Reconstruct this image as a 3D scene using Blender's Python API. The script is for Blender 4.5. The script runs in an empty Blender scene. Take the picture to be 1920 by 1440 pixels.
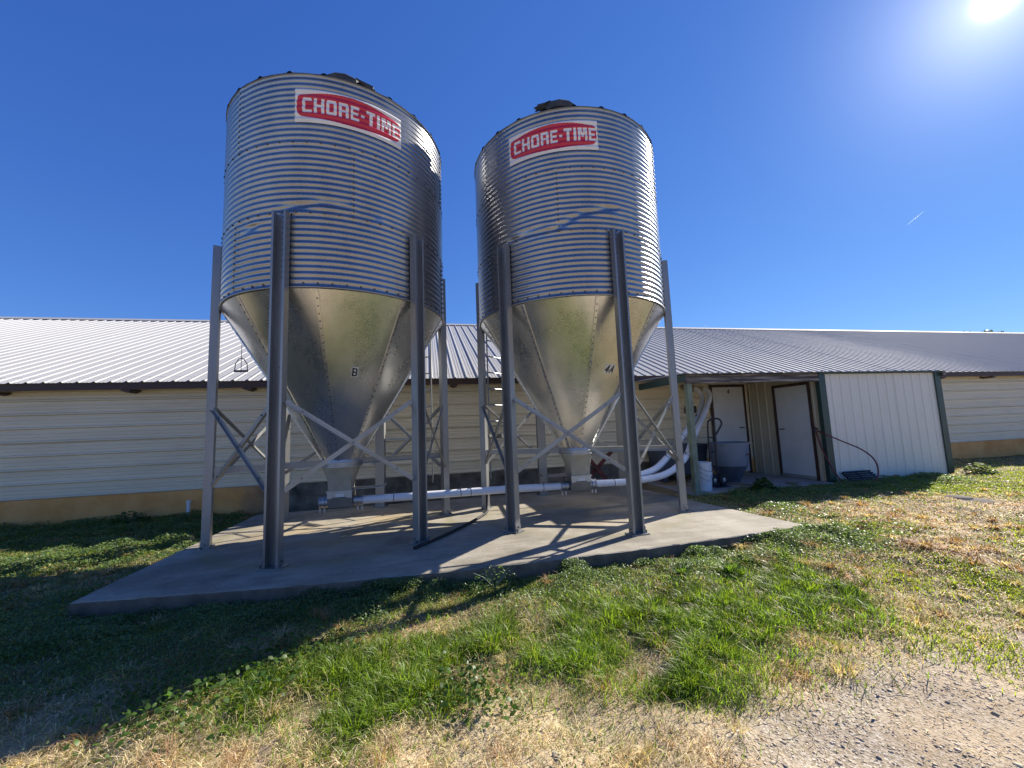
import bpy, math, random
import numpy as np
from math import sin, cos, pi, radians, sqrt, atan2
from mathutils import Vector, Matrix

random.seed(7)
RNG = np.random.default_rng(11)
scene = bpy.context.scene
COL = scene.collection

# ------------------------------------------------------------------ camera
CAM_H = 1.2673
YAW, PITCH, ROLL = 0.2093, 0.1052, -0.0382
fwd = Vector((sin(YAW) * cos(PITCH), cos(YAW) * cos(PITCH), sin(PITCH)))
r0 = Vector((cos(YAW), -sin(YAW), 0)); u0 = r0.cross(fwd)
rgt = r0 * cos(ROLL) + u0 * sin(ROLL); upv = u0 * cos(ROLL) - r0 * sin(ROLL)
cam = bpy.data.cameras.new('camera'); cam_o = bpy.data.objects.new('camera', cam); COL.objects.link(cam_o)
m = Matrix.Identity(4)
for i in range(3):
    m[i][0], m[i][1], m[i][2] = rgt[i], upv[i], -fwd[i]
m[2][3] = CAM_H
cam_o.matrix_world = m
cam.sensor_fit = 'HORIZONTAL'; cam.sensor_width = 36.0; cam.lens = 744.2 / 1920 * 36
cam.clip_start = 0.05; cam.clip_end = 20000
scene.camera = cam_o

# ------------------------------------------------------------------ sky, sun, exposure
SUN_EL, SUN_AZ = radians(33.6), radians(66.5)          # azimuth clockwise from +Y
sdir = Vector((sin(SUN_AZ) * cos(SUN_EL), cos(SUN_AZ) * cos(SUN_EL), sin(SUN_EL)))
world = bpy.data.worlds.new('World'); scene.world = world; world.use_nodes = True
wn, wl = world.node_tree.nodes, world.node_tree.links
bg = wn['Background']
sky = wn.new('ShaderNodeTexSky'); sky.sky_type = 'NISHITA'; sky.sun_disc = False
sky.sun_elevation = SUN_EL; sky.sun_rotation = SUN_AZ
sky.altitude = 1500; sky.air_density = 1.0; sky.dust_density = 0.1; sky.ozone_density = 6.0
# tone of a clear winter sky: deep blue overhead, paler towards the horizon
ssep = wn.new('ShaderNodeSeparateColor'); scomb = wn.new('ShaderNodeCombineColor'); wl.new(sky.outputs[0], ssep.inputs[0])
for ch, (ex, mu) in enumerate(((1.0, 0.62), (0.82, 0.97), (0.55, 2.30))):
    pw = wn.new('ShaderNodeMath'); pw.operation = 'POWER'; pw.inputs[1].default_value = ex; wl.new(ssep.outputs[ch], pw.inputs[0])
    ml = wn.new('ShaderNodeMath'); ml.operation = 'MULTIPLY'; ml.inputs[1].default_value = mu; wl.new(pw.outputs[0], ml.inputs[0]); wl.new(ml.outputs[0], scomb.inputs[ch])
# the sun itself with its bright aureole, by angle from the sun's direction
wtc = wn.new('ShaderNodeTexCoord'); wdot = wn.new('ShaderNodeVectorMath'); wdot.operation = 'DOT_PRODUCT'; wdot.inputs[1].default_value = sdir
wnm = wn.new('ShaderNodeVectorMath'); wnm.operation = 'NORMALIZE'; wl.new(wtc.outputs['Generated'], wnm.inputs[0]); wl.new(wnm.outputs[0], wdot.inputs[0])
wac = wn.new('ShaderNodeMath'); wac.operation = 'ARCCOSINE'; wl.new(wdot.outputs['Value'], wac.inputs[0])
def halo(width, amp, power):
    d = wn.new('ShaderNodeMath'); d.operation = 'DIVIDE'; d.inputs[1].default_value = radians(width); wl.new(wac.outputs[0], d.inputs[0])
    p = wn.new('ShaderNodeMath'); p.operation = 'POWER'; p.inputs[1].default_value = power; wl.new(d.outputs[0], p.inputs[0])
    n_ = wn.new('ShaderNodeMath'); n_.operation = 'MULTIPLY'; n_.inputs[1].default_value = -1; wl.new(p.outputs[0], n_.inputs[0])
    e = wn.new('ShaderNodeMath'); e.operation = 'EXPONENT'; wl.new(n_.outputs[0], e.inputs[0])
    a = wn.new('ShaderNodeMath'); a.operation = 'MULTIPLY'; a.inputs[1].default_value = amp; wl.new(e.outputs[0], a.inputs[0]); return a.outputs[0]
hadd = wn.new('ShaderNodeMath'); hadd.operation = 'ADD'; wl.new(halo(0.72, 60.0, 2.0), hadd.inputs[0]); wl.new(halo(4.0, 7.0, 1.0), hadd.inputs[1])
hcol = wn.new('ShaderNodeCombineColor'); wl.new(hadd.outputs[0], hcol.inputs[0]); wl.new(hadd.outputs[0], hcol.inputs[1]); wl.new(hadd.outputs[0], hcol.inputs[2])
wsum = wn.new('ShaderNodeMix'); wsum.data_type = 'RGBA'; wsum.blend_type = 'ADD'; wsum.inputs[0].default_value = 1.0
wl.new(scomb.outputs[0], wsum.inputs[6]); wl.new(hcol.outputs[0], wsum.inputs[7]); wl.new(wsum.outputs[2], bg.inputs['Color'])
bg.inputs['Strength'].default_value = 0.07
sun = bpy.data.lights.new('sun', 'SUN'); sun.energy = 5.0; sun.angle = radians(0.53); sun.color = (1.0, 0.93, 0.82)
sun_o = bpy.data.objects.new('sun', sun); COL.objects.link(sun_o)
sun_o.rotation_euler = sdir.to_track_quat('Z', 'Y').to_euler(); sun_o.location = (30, 13, 22)
scene.view_settings.view_transform = 'Standard'; scene.view_settings.look = 'None'
scene.view_settings.exposure = 1.0; scene.view_settings.gamma = 1.0
scene.cycles.use_denoising = True; scene.cycles.denoiser = 'OPENIMAGEDENOISE'; scene.cycles.denoising_input_passes = 'RGB_ALBEDO_NORMAL'; scene.cycles.denoising_prefilter = 'ACCURATE'
scene.cycles.max_bounces = 6; scene.cycles.diffuse_bounces = 3; scene.cycles.glossy_bounces = 4
scene.cycles.sample_clamp_indirect = 3.0

# ------------------------------------------------------------------ materials
def nodes_of(name):
    mt = bpy.data.materials.new(name); mt.use_nodes = True
    nt = mt.node_tree
    return mt, nt.nodes, nt.links, nt.nodes['Principled BSDF']

def mapped(n, l, scale=(1, 1, 1), coord='Object'):
    tc = n.new('ShaderNodeTexCoord'); mp = n.new('ShaderNodeMapping')
    mp.inputs['Scale'].default_value = scale
    l.new(tc.outputs[coord], mp.inputs['Vector'])
    return mp.outputs['Vector']

def noise(n, l, vec, scale, detail=4, rough=0.55):
    t = n.new('ShaderNodeTexNoise'); t.inputs['Scale'].default_value = scale
    t.inputs['Detail'].default_value = detail; t.inputs['Roughness'].default_value = rough
    l.new(vec, t.inputs['Vector']); return t.outputs['Fac']

def ramp(n, l, fac, stops):
    r = n.new('ShaderNodeValToRGB'); e = r.color_ramp.elements
    while len(e) < len(stops): e.new(0.5)
    for el, (p, c) in zip(e, stops):
        el.position = p; el.color = (*c, 1) if len(c) == 3 else c
    l.new(fac, r.inputs['Fac']); return r.outputs['Color']

def mixc(n, l, fac, a, b, mode='MIX'):
    x = n.new('ShaderNodeMix'); x.data_type = 'RGBA'; x.blend_type = mode
    for sock, v in ((x.inputs[0], fac), (x.inputs[6], a), (x.inputs[7], b)):
        if hasattr(v, 'is_linked'): l.new(v, sock)
        else: sock.default_value = v if isinstance(v, (int, float)) else (*v, 1)
    return x.outputs[2]

def maprange(n, l, v, a, b, c=0.0, d=1.0):
    x = n.new('ShaderNodeMapRange'); l.new(v, x.inputs[0])
    x.inputs[1].default_value = a; x.inputs[2].default_value = b
    x.inputs[3].default_value = c; x.inputs[4].default_value = d
    return x.outputs[0]

def bump(n, l, bs, h, strength=0.2, dist=0.01):
    b = n.new('ShaderNodeBump'); b.inputs['Strength'].default_value = strength
    b.inputs['Distance'].default_value = dist
    l.new(h, b.inputs['Height']); l.new(b.outputs[0], bs.inputs['Normal'])

def simple(name, col, rough=0.6, metal=0.0, var=0.18, scale=6.0, spec=0.5, bmp=0.0, stretch=(1, 1, 1)):
    mt, n, l, bs = nodes_of(name)
    v = mapped(n, l, stretch)
    f = noise(n, l, v, scale, 6, 0.6)
    lo = tuple(c * (1 - var) for c in col); hi = tuple(min(1, c * (1 + var)) for c in col)
    l.new(ramp(n, l, f, [(0.3, lo), (0.7, hi)]), bs.inputs['Base Color'])
    bs.inputs['Metallic'].default_value = metal
    l.new(maprange(n, l, f, 0.25, 0.75, max(0.03, rough - 0.1), min(1, rough + 0.1)), bs.inputs['Roughness'])
    bs.inputs['Specular IOR Level'].default_value = spec
    if bmp: bump(n, l, bs, noise(n, l, v, scale * 8, 4), bmp)
    return mt

def galvanized(name, lo, hi, r_lo, r_hi, spangle=55.0, bumpy=0.0, streak=(1, 1, 0.25), metal=1.0):
    mt, n, l, bs = nodes_of(name)
    v = mapped(n, l, (1, 1, 1)); vs = mapped(n, l, streak)
    vo = n.new('ShaderNodeTexVoronoi'); vo.inputs['Scale'].default_value = spangle; l.new(v, vo.inputs['Vector'])
    sp = n.new('ShaderNodeSeparateColor'); l.new(vo.outputs['Color'], sp.inputs[0])
    f = noise(n, l, vs, 3.0, 6, 0.6)
    c1 = ramp(n, l, f, [(0.3, lo), (0.7, hi)])
    g = maprange(n, l, sp.outputs[0], 0, 1, 0.965, 1.03)
    cc = n.new('ShaderNodeCombineColor')
    for i in range(3): l.new(g, cc.inputs[i])
    l.new(mixc(n, l, 1.0, c1, cc.outputs[0], 'MULTIPLY'), bs.inputs['Base Color'])
    bs.inputs['Metallic'].default_value = metal
    a = n.new('ShaderNodeMath'); a.operation = 'ADD'
    l.new(maprange(n, l, f, 0.25, 0.75, r_lo, r_hi), a.inputs[0])
    l.new(maprange(n, l, sp.outputs[1], 0, 1, -0.012, 0.012), a.inputs[1])
    l.new(a.outputs[0], bs.inputs['Roughness'])
    if bumpy: bump(n, l, bs, noise(n, l, v, 2.2, 2), bumpy, 0.02)
    return mt

M = {}
M['shell'] = galvanized('galvanized_shell', (0.27, 0.275, 0.28), (0.38, 0.385, 0.385), 0.25, 0.34, metal=0.88)
M['cone'] = galvanized('galvanized_hopper', (0.63, 0.635, 0.63), (0.84, 0.84, 0.83), 0.24, 0.34, 40.0, 0.05, (1, 1, 0.18), 0.94)
M['steel'] = galvanized('galvanized_legs', (0.23, 0.235, 0.23), (0.36, 0.365, 0.36), 0.34, 0.48, 70.0, metal=0.6)
M['bolt'] = simple('zinc_bolts', (0.14, 0.14, 0.14), 0.55, 0.7)
M['boot_metal'] = galvanized('cast_boot_metal', (0.42, 0.43, 0.44), (0.55, 0.56, 0.57), 0.4, 0.55)
M['plastic_boot'] = simple('tan_translucent_plastic', (0.42, 0.39, 0.30), 0.38, var=0.12, scale=9)
M['lid'] = simple('weathered_lid', (0.055, 0.055, 0.05), 0.6, 0.2, 0.5, 9)
M['pvc'] = simple('white_pvc', (0.74, 0.75, 0.77), 0.35, var=0.07, scale=4)
M['pvc_dirty'] = simple('dusty_pvc', (0.33, 0.28, 0.20), 0.6, var=0.3, scale=8)
M['white'] = simple('white_decal', (0.74, 0.74, 0.72), 0.4, var=0.06)
M['red'] = simple('red_decal', (0.52, 0.022, 0.05), 0.38, var=0.12)
M['black'] = simple('black_print', (0.015, 0.015, 0.015), 0.5)
M['green_trim'] = simple('green_trim', (0.022, 0.055, 0.046), 0.42, var=0.2, scale=5)
M['post_green'] = simple('faded_green_post', (0.20, 0.24, 0.17), 0.7, var=0.25, scale=9)
M['door'] = simple('door_paint', (0.62, 0.63, 0.62), 0.42, var=0.07, scale=3)
M['brown'] = simple('brown_fascia', (0.055, 0.028, 0.022), 0.55, var=0.4, scale=3, stretch=(0.5, 3, 3))
M['hand_truck'] = simple('dark_enamel', (0.02, 0.022, 0.035), 0.4)
M['rubber'] = simple('black_rubber', (0.018, 0.018, 0.02), 0.75)
M['tub'] = simple('blue_grey_plastic', (0.20, 0.23, 0.28), 0.5, var=0.15, scale=4)
M['tub_dark'] = simple('dark_blue_grey_plastic', (0.07, 0.085, 0.115), 0.5, var=0.2, scale=4)
M['bucket'] = simple('white_bucket_plastic', (0.72, 0.73, 0.74), 0.38, var=0.06)
M['hose'] = simple('red_rubber_hose', (0.13, 0.022, 0.024), 0.5, var=0.3)
M['rust'] = simple('red_brown_paint', (0.14, 0.035, 0.025), 0.65, var=0.45, scale=12)
M['grate'] = simple('black_bars', (0.012, 0.012, 0.016), 0.45)
M['wire'] = simple('wire', (0.12, 0.12, 0.13), 0.4, 0.9)
M['matte'] = simple('matte_grey_concrete', (0.22, 0.20, 0.17), 1.0, spec=0.0)

def streaked(name, col, dirt, amount, rough=0.42, stretch=(6, 6, 0.6), metal=0.0, scale=1.4):
    mt, n, l, bs = nodes_of(name)
    v = mapped(n, l, stretch); v2 = mapped(n, l, (1, 1, 1))
    f = noise(n, l, v, scale, 6, 0.62); g = noise(n, l, v2, 0.8, 3)
    mul = n.new('ShaderNodeMath'); mul.operation = 'MULTIPLY'
    l.new(maprange(n, l, f, 0.42, 0.78), mul.inputs[0]); l.new(maprange(n, l, g, 0.3, 0.7, 0.25, 1.0), mul.inputs[1])
    sc = n.new('ShaderNodeMath'); sc.operation = 'MULTIPLY'; sc.inputs[1].default_value = amount
    l.new(mul.outputs[0], sc.inputs[0])
    l.new(mixc(n, l, sc.outputs[0], col, dirt), bs.inputs['Base Color'])
    bs.inputs['Roughness'].default_value = rough; bs.inputs['Metallic'].default_value = metal
    return mt
M['siding'] = streaked('cream_siding', (0.74, 0.655, 0.475), (0.48, 0.41, 0.27), 0.6, 0.45, (0.4, 1, 4))
M['shed_sheet'] = streaked('pale_shed_sheet', (0.78, 0.74, 0.63), (0.56, 0.52, 0.42), 0.35, 0.42, (5, 5, 0.5))
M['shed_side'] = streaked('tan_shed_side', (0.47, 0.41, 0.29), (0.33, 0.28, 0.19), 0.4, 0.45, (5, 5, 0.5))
M['roof'] = streaked('galvalume_roof', (0.38, 0.38, 0.378), (0.28, 0.27, 0.265), 0.4, 0.7, (4, 0.35, 0.35), 0.0)
M['roof'].node_tree.nodes['Principled BSDF'].inputs['Specular IOR Level'].default_value = 0.12

def wood_mat():
    mt, n, l, bs = nodes_of('weathered_beam')
    v = mapped(n, l, (0.9, 14, 14))
    f = noise(n, l, v, 1.6, 8, 0.65)
    l.new(ramp(n, l, f, [(0.34, (0.03, 0.024, 0.022)), (0.5, (0.13, 0.11, 0.095)), (0.66, (0.38, 0.33, 0.285))]), bs.inputs['Base Color'])
    bs.inputs['Roughness'].default_value = 0.85; bump(n, l, bs, f, 0.6, 0.01)
    return mt
M['wood'] = wood_mat()

def concrete_slab_mat():
    mt, n, l, bs = nodes_of('pad_concrete')
    v = mapped(n, l, (1, 1, 1))
    base = ramp(n, l, noise(n, l, v, 1.6, 8, 0.62), [(0.28, (0.20, 0.178, 0.135)), (0.5, (0.31, 0.28, 0.22)), (0.72, (0.40, 0.365, 0.295))])
    fine = ramp(n, l, noise(n, l, v, 45, 4, 0.7), [(0.3, (0.80, 0.80, 0.80)), (0.7, (1.1, 1.1, 1.1))])
    col = mixc(n, l, 1.0, base, fine, 'MULTIPLY')
    brush = noise(n, l, mapped(n, l, (1.2, 7.0, 1.0)), 1.5, 7, 0.7)
    col = mixc(n, l, 1.0, col, ramp(n, l, brush, [(0.3, (0.78, 0.76, 0.72)), (0.6, (1.05, 1.05, 1.05))]), 'MULTIPLY')
    blot = noise(n, l, v, 0.75, 6, 0.7)
    col = mixc(n, l, maprange(n, l, blot, 0.50, 0.63, 0.0, 0.75), col, (0.155, 0.135, 0.10))
    scuff = noise(n, l, mapped(n, l, (0.8, 3.2, 1.0)), 4.0, 8, 0.75)
    col = mixc(n, l, maprange(n, l, scuff, 0.62, 0.74, 0.0, 0.6), col, (0.50, 0.47, 0.41))
    # drip-line algae: rings under the edge of each bin, plus feed stains at the boots
    geo = n.new('ShaderNodeNewGeometry')
    wob = noise(n, l, v, 2.5, 4)
    for (cx, cy, r, amt) in ((-1.15, 5.765, 1.42, 0.75), (2.153, 5.692, 1.40, 0.5)):
        d = n.new('ShaderNodeVectorMath'); d.operation = 'DISTANCE'; l.new(geo.outputs['Position'], d.inputs[0]); d.inputs[1].default_value = (cx, cy, 0)
        sub = n.new('ShaderNodeMath'); sub.operation = 'SUBTRACT'; l.new(d.outputs['Value'], sub.inputs[0]); sub.inputs[1].default_value = r
        ab = n.new('ShaderNodeMath'); ab.operation = 'ABSOLUTE'; l.new(sub.outputs[0], ab.inputs[0])
        ring = maprange(n, l, ab.outputs[0], 0.0, 0.16, 1.0, 0.0)
        mu = n.new('ShaderNodeMath'); mu.operation = 'MULTIPLY'; l.new(ring, mu.inputs[0]); l.new(maprange(n, l, wob, 0.35, 0.65, 0.1, amt), mu.inputs[1])
        col = mixc(n, l, mu.outputs[0], col, (0.20, 0.185, 0.085))
        inside = maprange(n, l, d.outputs['Value'], r - 0.9, r + 0.05, 0.55, 0.0)
        m2 = n.new('ShaderNodeMath'); m2.operation = 'MULTIPLY'; l.new(inside, m2.inputs[0]); l.new(maprange(n, l, noise(n, l, v, 1.1, 5), 0.4, 0.62), m2.inputs[1])
        col = mixc(n, l, m2.outputs[0], col, (0.42, 0.30, 0.13))
    l.new(col, bs.inputs['Base Color'])
    bs.inputs['Roughness'].default_value = 0.85
    bump(n, l, bs, noise(n, l, v, 60, 6, 0.7), 0.35, 0.006)
    return mt
M['slab'] = concrete_slab_mat()
M['pad_side'] = simple('soil_splashed_concrete', (0.15, 0.115, 0.085), 0.9, var=0.4, scale=7, bmp=0.4)
M['porch'] = simple('porch_concrete', (0.30, 0.29, 0.27), 0.85, var=0.22, scale=3, bmp=0.3)

def foundation_mat():
    mt, n, l, bs = nodes_of('stained_foundation')
    v = mapped(n, l, (1, 1, 1))
    geo = n.new('ShaderNodeNewGeometry'); sx = n.new('ShaderNodeSeparateXYZ'); l.new(geo.outputs['Position'], sx.inputs[0])
    w = noise(n, l, v, 1.3, 5, 0.6)
    ad = n.new('ShaderNodeMath'); ad.operation = 'ADD'; l.new(sx.outputs[0], ad.inputs[0]); l.new(maprange(n, l, w, 0.2, 0.8, -0.7, 0.7), ad.inputs[1])
    left = maprange(n, l, ad.outputs[0], -3.5, -2.6, 1.0, 0.0); right = maprange(n, l, ad.outputs[0], 5.0, 6.4, 0.0, 1.0)
    mx = n.new('ShaderNodeMath'); mx.operation = 'MAXIMUM'; l.new(left, mx.inputs[0]); l.new(right, mx.inputs[1])
    clay = ramp(n, l, noise(n, l, v, 3, 6), [(0.3, (0.68, 0.295, 0.075)), (0.7, (0.84, 0.44, 0.15))])
    grey = ramp(n, l, noise(n, l, v, 3.5, 7, 0.65), [(0.32, (0.045, 0.042, 0.032)), (0.55, (0.15, 0.14, 0.115)), (0.75, (0.26, 0.245, 0.205))])
    l.new(mixc(n, l, mx.outputs[0], grey, clay), bs.inputs['Base Color'])
    bs.inputs['Roughness'].default_value = 0.9; bump(n, l, bs, noise(n, l, v, 25, 6), 0.3, 0.01)
    return mt
M['foundation'] = foundation_mat()

GLX = [-60, -1.5, 0.2, 0.7, 1.0, 1.5, 2.0, 2.8, 3.85, 6.0, 12.0, 60.0]
GLY = [0.9, 1.1, 1.30, 1.52, 1.68, 1.83, 1.93, 1.99, 2.03, 2.12, 2.6, 4.0]      # edge of the gravel lane

def ground_mat():
    mt, n, l, bs = nodes_of('lawn_and_lane')
    v = mapped(n, l, (1, 1, 1))
    big = noise(n, l, v, 0.9, 5, 0.6); mid = noise(n, l, v, 5, 6, 0.65); fine = noise(n, l, v, 70, 5, 0.7)
    soil = ramp(n, l, mid, [(0.25, (0.12, 0.086, 0.05)), (0.5, (0.24, 0.18, 0.10)), (0.75, (0.37, 0.295, 0.175))])
    green = ramp(n, l, fine, [(0.3, (0.035, 0.06, 0.014)), (0.7, (0.10, 0.14, 0.035))])
    turf = n.new('ShaderNodeAttribute'); turf.attribute_name = 'turf'
    tadd = n.new('ShaderNodeMath'); tadd.operation = 'ADD'; l.new(turf.outputs['Fac'], tadd.inputs[0]); l.new(maprange(n, l, mid, 0.25, 0.75, -0.3, 0.3), tadd.inputs[1])
    lawn = mixc(n, l, maprange(n, l, big, 0.45, 0.66, 0.05, 0.5), soil, green)
    that = n.new('ShaderNodeAttribute'); that.attribute_name = 'thatch'
    lawn = mixc(n, l, that.outputs['Fac'], lawn, ramp(n, l, fine, [(0.3, (0.32, 0.245, 0.145)), (0.7, (0.62, 0.51, 0.34))]))
    lawn = mixc(n, l, maprange(n, l, tadd.outputs[0], 0.2, 0.8, 0.0, 0.9), lawn, green)
    # gravel: two sizes of stones
    vo = n.new('ShaderNodeTexVoronoi'); vo.inputs['Scale'].default_value = 95; l.new(v, vo.inputs['Vector'])
    sp = n.new('ShaderNodeSeparateColor'); l.new(vo.outputs['Color'], sp.inputs[0])
    stones = ramp(n, l, sp.outputs[0], [(0.0, (0.20, 0.16, 0.11)), (0.4, (0.34, 0.28, 0.20)), (0.8, (0.44, 0.38, 0.29)), (1.0, (0.55, 0.50, 0.42))])
    sand = ramp(n, l, mid, [(0.3, (0.38, 0.275, 0.16)), (0.7, (0.54, 0.42, 0.27))])
    lane = mixc(n, l, maprange(n, l, noise(n, l, v, 2.3, 4), 0.35, 0.6, 0.25, 0.9), sand, stones)
    at = n.new('ShaderNodeAttribute'); at.attribute_name = 'lane'
    ad = n.new('ShaderNodeMath'); ad.operation = 'ADD'; l.new(at.outputs['Fac'], ad.inputs[0]); l.new(maprange(n, l, mid, 0.25, 0.75, -0.35, 0.35), ad.inputs[1])
    l.new(mixc(n, l, maprange(n, l, ad.outputs[0], 0.3, 0.7), lawn, lane), bs.inputs['Base Color'])
    bs.inputs['Roughness'].default_value = 0.95; bs.inputs['Specular IOR Level'].default_value = 0.2
    h = n.new('ShaderNodeMath'); h.operation = 'ADD'; l.new(vo.outputs['Distance'], h.inputs[0]); l.new(fine, h.inputs[1])
    bump(n, l, bs, h.outputs[0], 0.35, 0.008)
    return mt
M['ground'] = ground_mat()

def leaf_mat(name, trans=0.4, gloss=0.45):
    mt, n, l, bs = nodes_of(name)
    at = n.new('ShaderNodeAttribute'); at.attribute_name = 'tint'
    l.new(at.outputs['Color'], bs.inputs['Base Color'])
    bs.inputs['Roughness'].default_value = gloss; bs.inputs['Specular IOR Level'].default_value = 0.35
    tr = n.new('ShaderNodeBsdfTranslucent')
    l.new(mixc(n, l, 1.0, at.outputs['Color'], (1.75, 1.7, 0.75), 'MULTIPLY'), tr.inputs['Color'])
    mx = n.new('ShaderNodeMixShader'); mx.inputs[0].default_value = trans
    l.new(bs.outputs[0], mx.inputs[1]); l.new(tr.outputs[0], mx.inputs[2])
    l.new(mx.outputs[0], n['Material Output'].inputs['Surface'])
    return mt
M['leaf'] = leaf_mat('leaf_blades', 0.48, 0.42)
M['dry'] = leaf_mat('dry_blades', 0.34, 0.6)
def stone_mat():
    mt, n, l, bs = nodes_of('loose_stone')
    at = n.new('ShaderNodeAttribute'); at.attribute_name = 'tint'
    f = noise(n, l, mapped(n, l), 120, 3)
    l.new(mixc(n, l, 0.35, at.outputs['Color'], ramp(n, l, f, [(0.3, (0.15, 0.12, 0.09)), (0.7, (0.5, 0.45, 0.38))])), bs.inputs['Base Color'])
    bs.inputs['Roughness'].default_value = 0.9; return mt
M['stone'] = stone_mat()

# ------------------------------------------------------------------ object helpers
def tag(o, label=None, cat=None, group=None, kind=None):
    for k, v in (('label', label), ('category', cat), ('group', group), ('kind', kind)):
        if v: o[k] = v
    return o

def empty(name, loc):
    o = bpy.data.objects.new(name, None); COL.objects.link(o); o.location = loc
    o.empty_display_size = 0.2
    return o

def world_off(p):
    v = Vector((0, 0, 0))
    while p is not None:
        v += p.location; p = p.parent
    return v

def place(name, mesh, parent=None, loc=(0, 0, 0)):
    o = bpy.data.objects.new(name, mesh); COL.objects.link(o); o.location = loc
    if parent is not None: o.parent = parent
    return o

class MB:
    def __init__(s): s.v = []; s.f = []; s.mi = []
    def add(s, vs, fs, mi=0):
        b = len(s.v); s.v += [tuple(x) for x in vs]; s.f += [tuple(i + b for i in f) for f in fs]; s.mi += [mi] * len(fs); return s
    def box(s, x0, x1, y0, y1, z0, z1, mi=0):
        v = [(x, y, z) for z in (z0, z1) for y in (y0, y1) for x in (x0, x1)]
        return s.add(v, [(0, 2, 3, 1), (4, 5, 7, 6), (0, 1, 5, 4), (2, 6, 7, 3), (0, 4, 6, 2), (1, 3, 7, 5)], mi)
    def obox(s, c, ax, ay, az, mi=0):
        c, ax, ay, az = Vector(c), Vector(ax), Vector(ay), Vector(az)
        v = [c + ax * i + ay * j + az * k for k in (-1, 1) for j in (-1, 1) for i in (-1, 1)]
        return s.add(v, [(0, 2, 3, 1), (4, 5, 7, 6), (0, 1, 5, 4), (2, 6, 7, 3), (0, 4, 6, 2), (1, 3, 7, 5)], mi)
    def extrude(s, prof, p0, p1, ax, ay, mi=0, caps=True):
        """closed profile [(a,b)] in axes ax, ay swept from p0 to p1"""
        p0, p1, ax, ay = Vector(p0), Vector(p1), Vector(ax), Vector(ay); k = len(prof)
        v = [p0 + ax * a + ay * b for a, b in prof] + [p1 + ax * a + ay * b for a, b in prof]
        f = [(i, (i + 1) % k, (i + 1) % k + k, i + k) for i in range(k)]
        if caps: f += [tuple(range(k))[::-1], tuple(range(k, 2 * k))]
        return s.add(v, f, mi)
    def sheet(s, prof, p0, p1, ax, ay, mi=0):
        p0, p1, ax, ay = Vector(p0), Vector(p1), Vector(ax), Vector(ay); k = len(prof)
        v = [p0 + ax * a + ay * b for a, b in prof] + [p1 + ax * a + ay * b for a, b in prof]
        return s.add(v, [(i, i + 1, i + 1 + k, i + k) for i in range(k - 1)], mi)
    def tube(s, pts, r, seg=10, caps=True, mi=0):
        pts = [Vector(p) for p in pts]; n = len(pts); rings = []
        up = Vector((0, 0, 1)) if abs((pts[1] - pts[0]).normalized().z) < 0.9 else Vector((1, 0, 0))
        for i in range(n):
            t = (pts[min(i + 1, n - 1)] - pts[max(i - 1, 0)]).normalized()
            a = (up - t * up.dot(t)).normalized(); up = a; b = t.cross(a)
            rr = r[i] if isinstance(r, (list, tuple)) else r
            rings.append([pts[i] + a * rr * cos(2 * pi * j / seg) + b * rr * sin(2 * pi * j / seg) for j in range(seg)])
        v = [p for ring in rings for p in ring]
        f = [(i * seg + j, i * seg + (j + 1) % seg, (i + 1) * seg + (j + 1) % seg, (i + 1) * seg + j) for i in range(n - 1) for j in range(seg)]
        if caps: f += [tuple(range(seg))[::-1], tuple(range((n - 1) * seg, n * seg))]
        return s.add(v, f, mi)
    def lathe(s, prof, seg=32, c=(0, 0, 0), mi=0, closed=False):
        k = len(prof); v = [(c[0] + r * cos(2 * pi * j / seg), c[1] + r * sin(2 * pi * j / seg), c[2] + z) for r, z in prof for j in range(seg)]
        f = [(i * seg + j, i * seg + (j + 1) % seg, (i + 1) * seg + (j + 1) % seg, (i + 1) * seg + j) for i in range(k - 1) for j in range(seg)]
        if closed: f += [tuple(range(seg))[::-1], tuple(range((k - 1) * seg, k * seg))]
        return s.add(v, f, mi)
    def mesh(s, name, mats, off=(0, 0, 0), smooth=False):
        me = bpy.data.meshes.new(name)
        me.from_pydata([(x - off[0], y - off[1], z - off[2]) for x, y, z in s.v], [], s.f)
        for q in (mats if isinstance(mats, (list, tuple)) else [mats]): me.materials.append(q)
        if max(s.mi, default=0): me.polygons.foreach_set('material_index', s.mi)
        if smooth: me.polygons.foreach_set('use_smooth', [True] * len(s.f))
        me.update()
        if smooth == 'auto':
            me.set_sharp_from_angle(angle=radians(40))
        return me
    def build(s, name, mats, parent=None, smooth=False):
        return place(name, s.mesh(name, mats, world_off(parent), smooth), parent)

def np_mesh(name, V, F, mat, tint=None, smooth=False):
    """triangle mesh from numpy arrays"""
    me = bpy.data.meshes.new(name)
    me.vertices.add(len(V)); me.vertices.foreach_set('co', V.astype(np.float32).ravel())
    me.loops.add(F.size); me.loops.foreach_set('vertex_index', F.astype(np.int32).ravel())
    me.polygons.add(len(F)); k = F.shape[1]
    me.polygons.foreach_set('loop_start', np.arange(0, F.size, k, dtype=np.int32))
    if smooth: me.polygons.foreach_set('use_smooth', np.ones(len(F), bool))
    me.update(calc_edges=True)
    if tint is not None:
        a = me.attributes.new('tint', 'FLOAT_COLOR', 'POINT')
        a.data.foreach_set('color', np.c_[tint, np.ones(len(tint))].astype(np.float32).ravel())
    me.materials.append(mat)
    return me

def spline(P, n=12):
    P = [Vector(p) for p in P]; out = []
    Q = [P[0] * 2 - P[1]] + P + [P[-1] * 2 - P[-2]]
    for i in range(1, len(Q) - 2):
        a, b, c, d = Q[i - 1:i + 3]
        for j in range(n):
            t = j / n
            out.append(0.5 * ((2 * b) + (c - a) * t + (2 * a - 5 * b + 4 * c - d) * t * t + (3 * b - a - 3 * c + d) * t ** 3))
    out.append(P[-1]); return out

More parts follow.
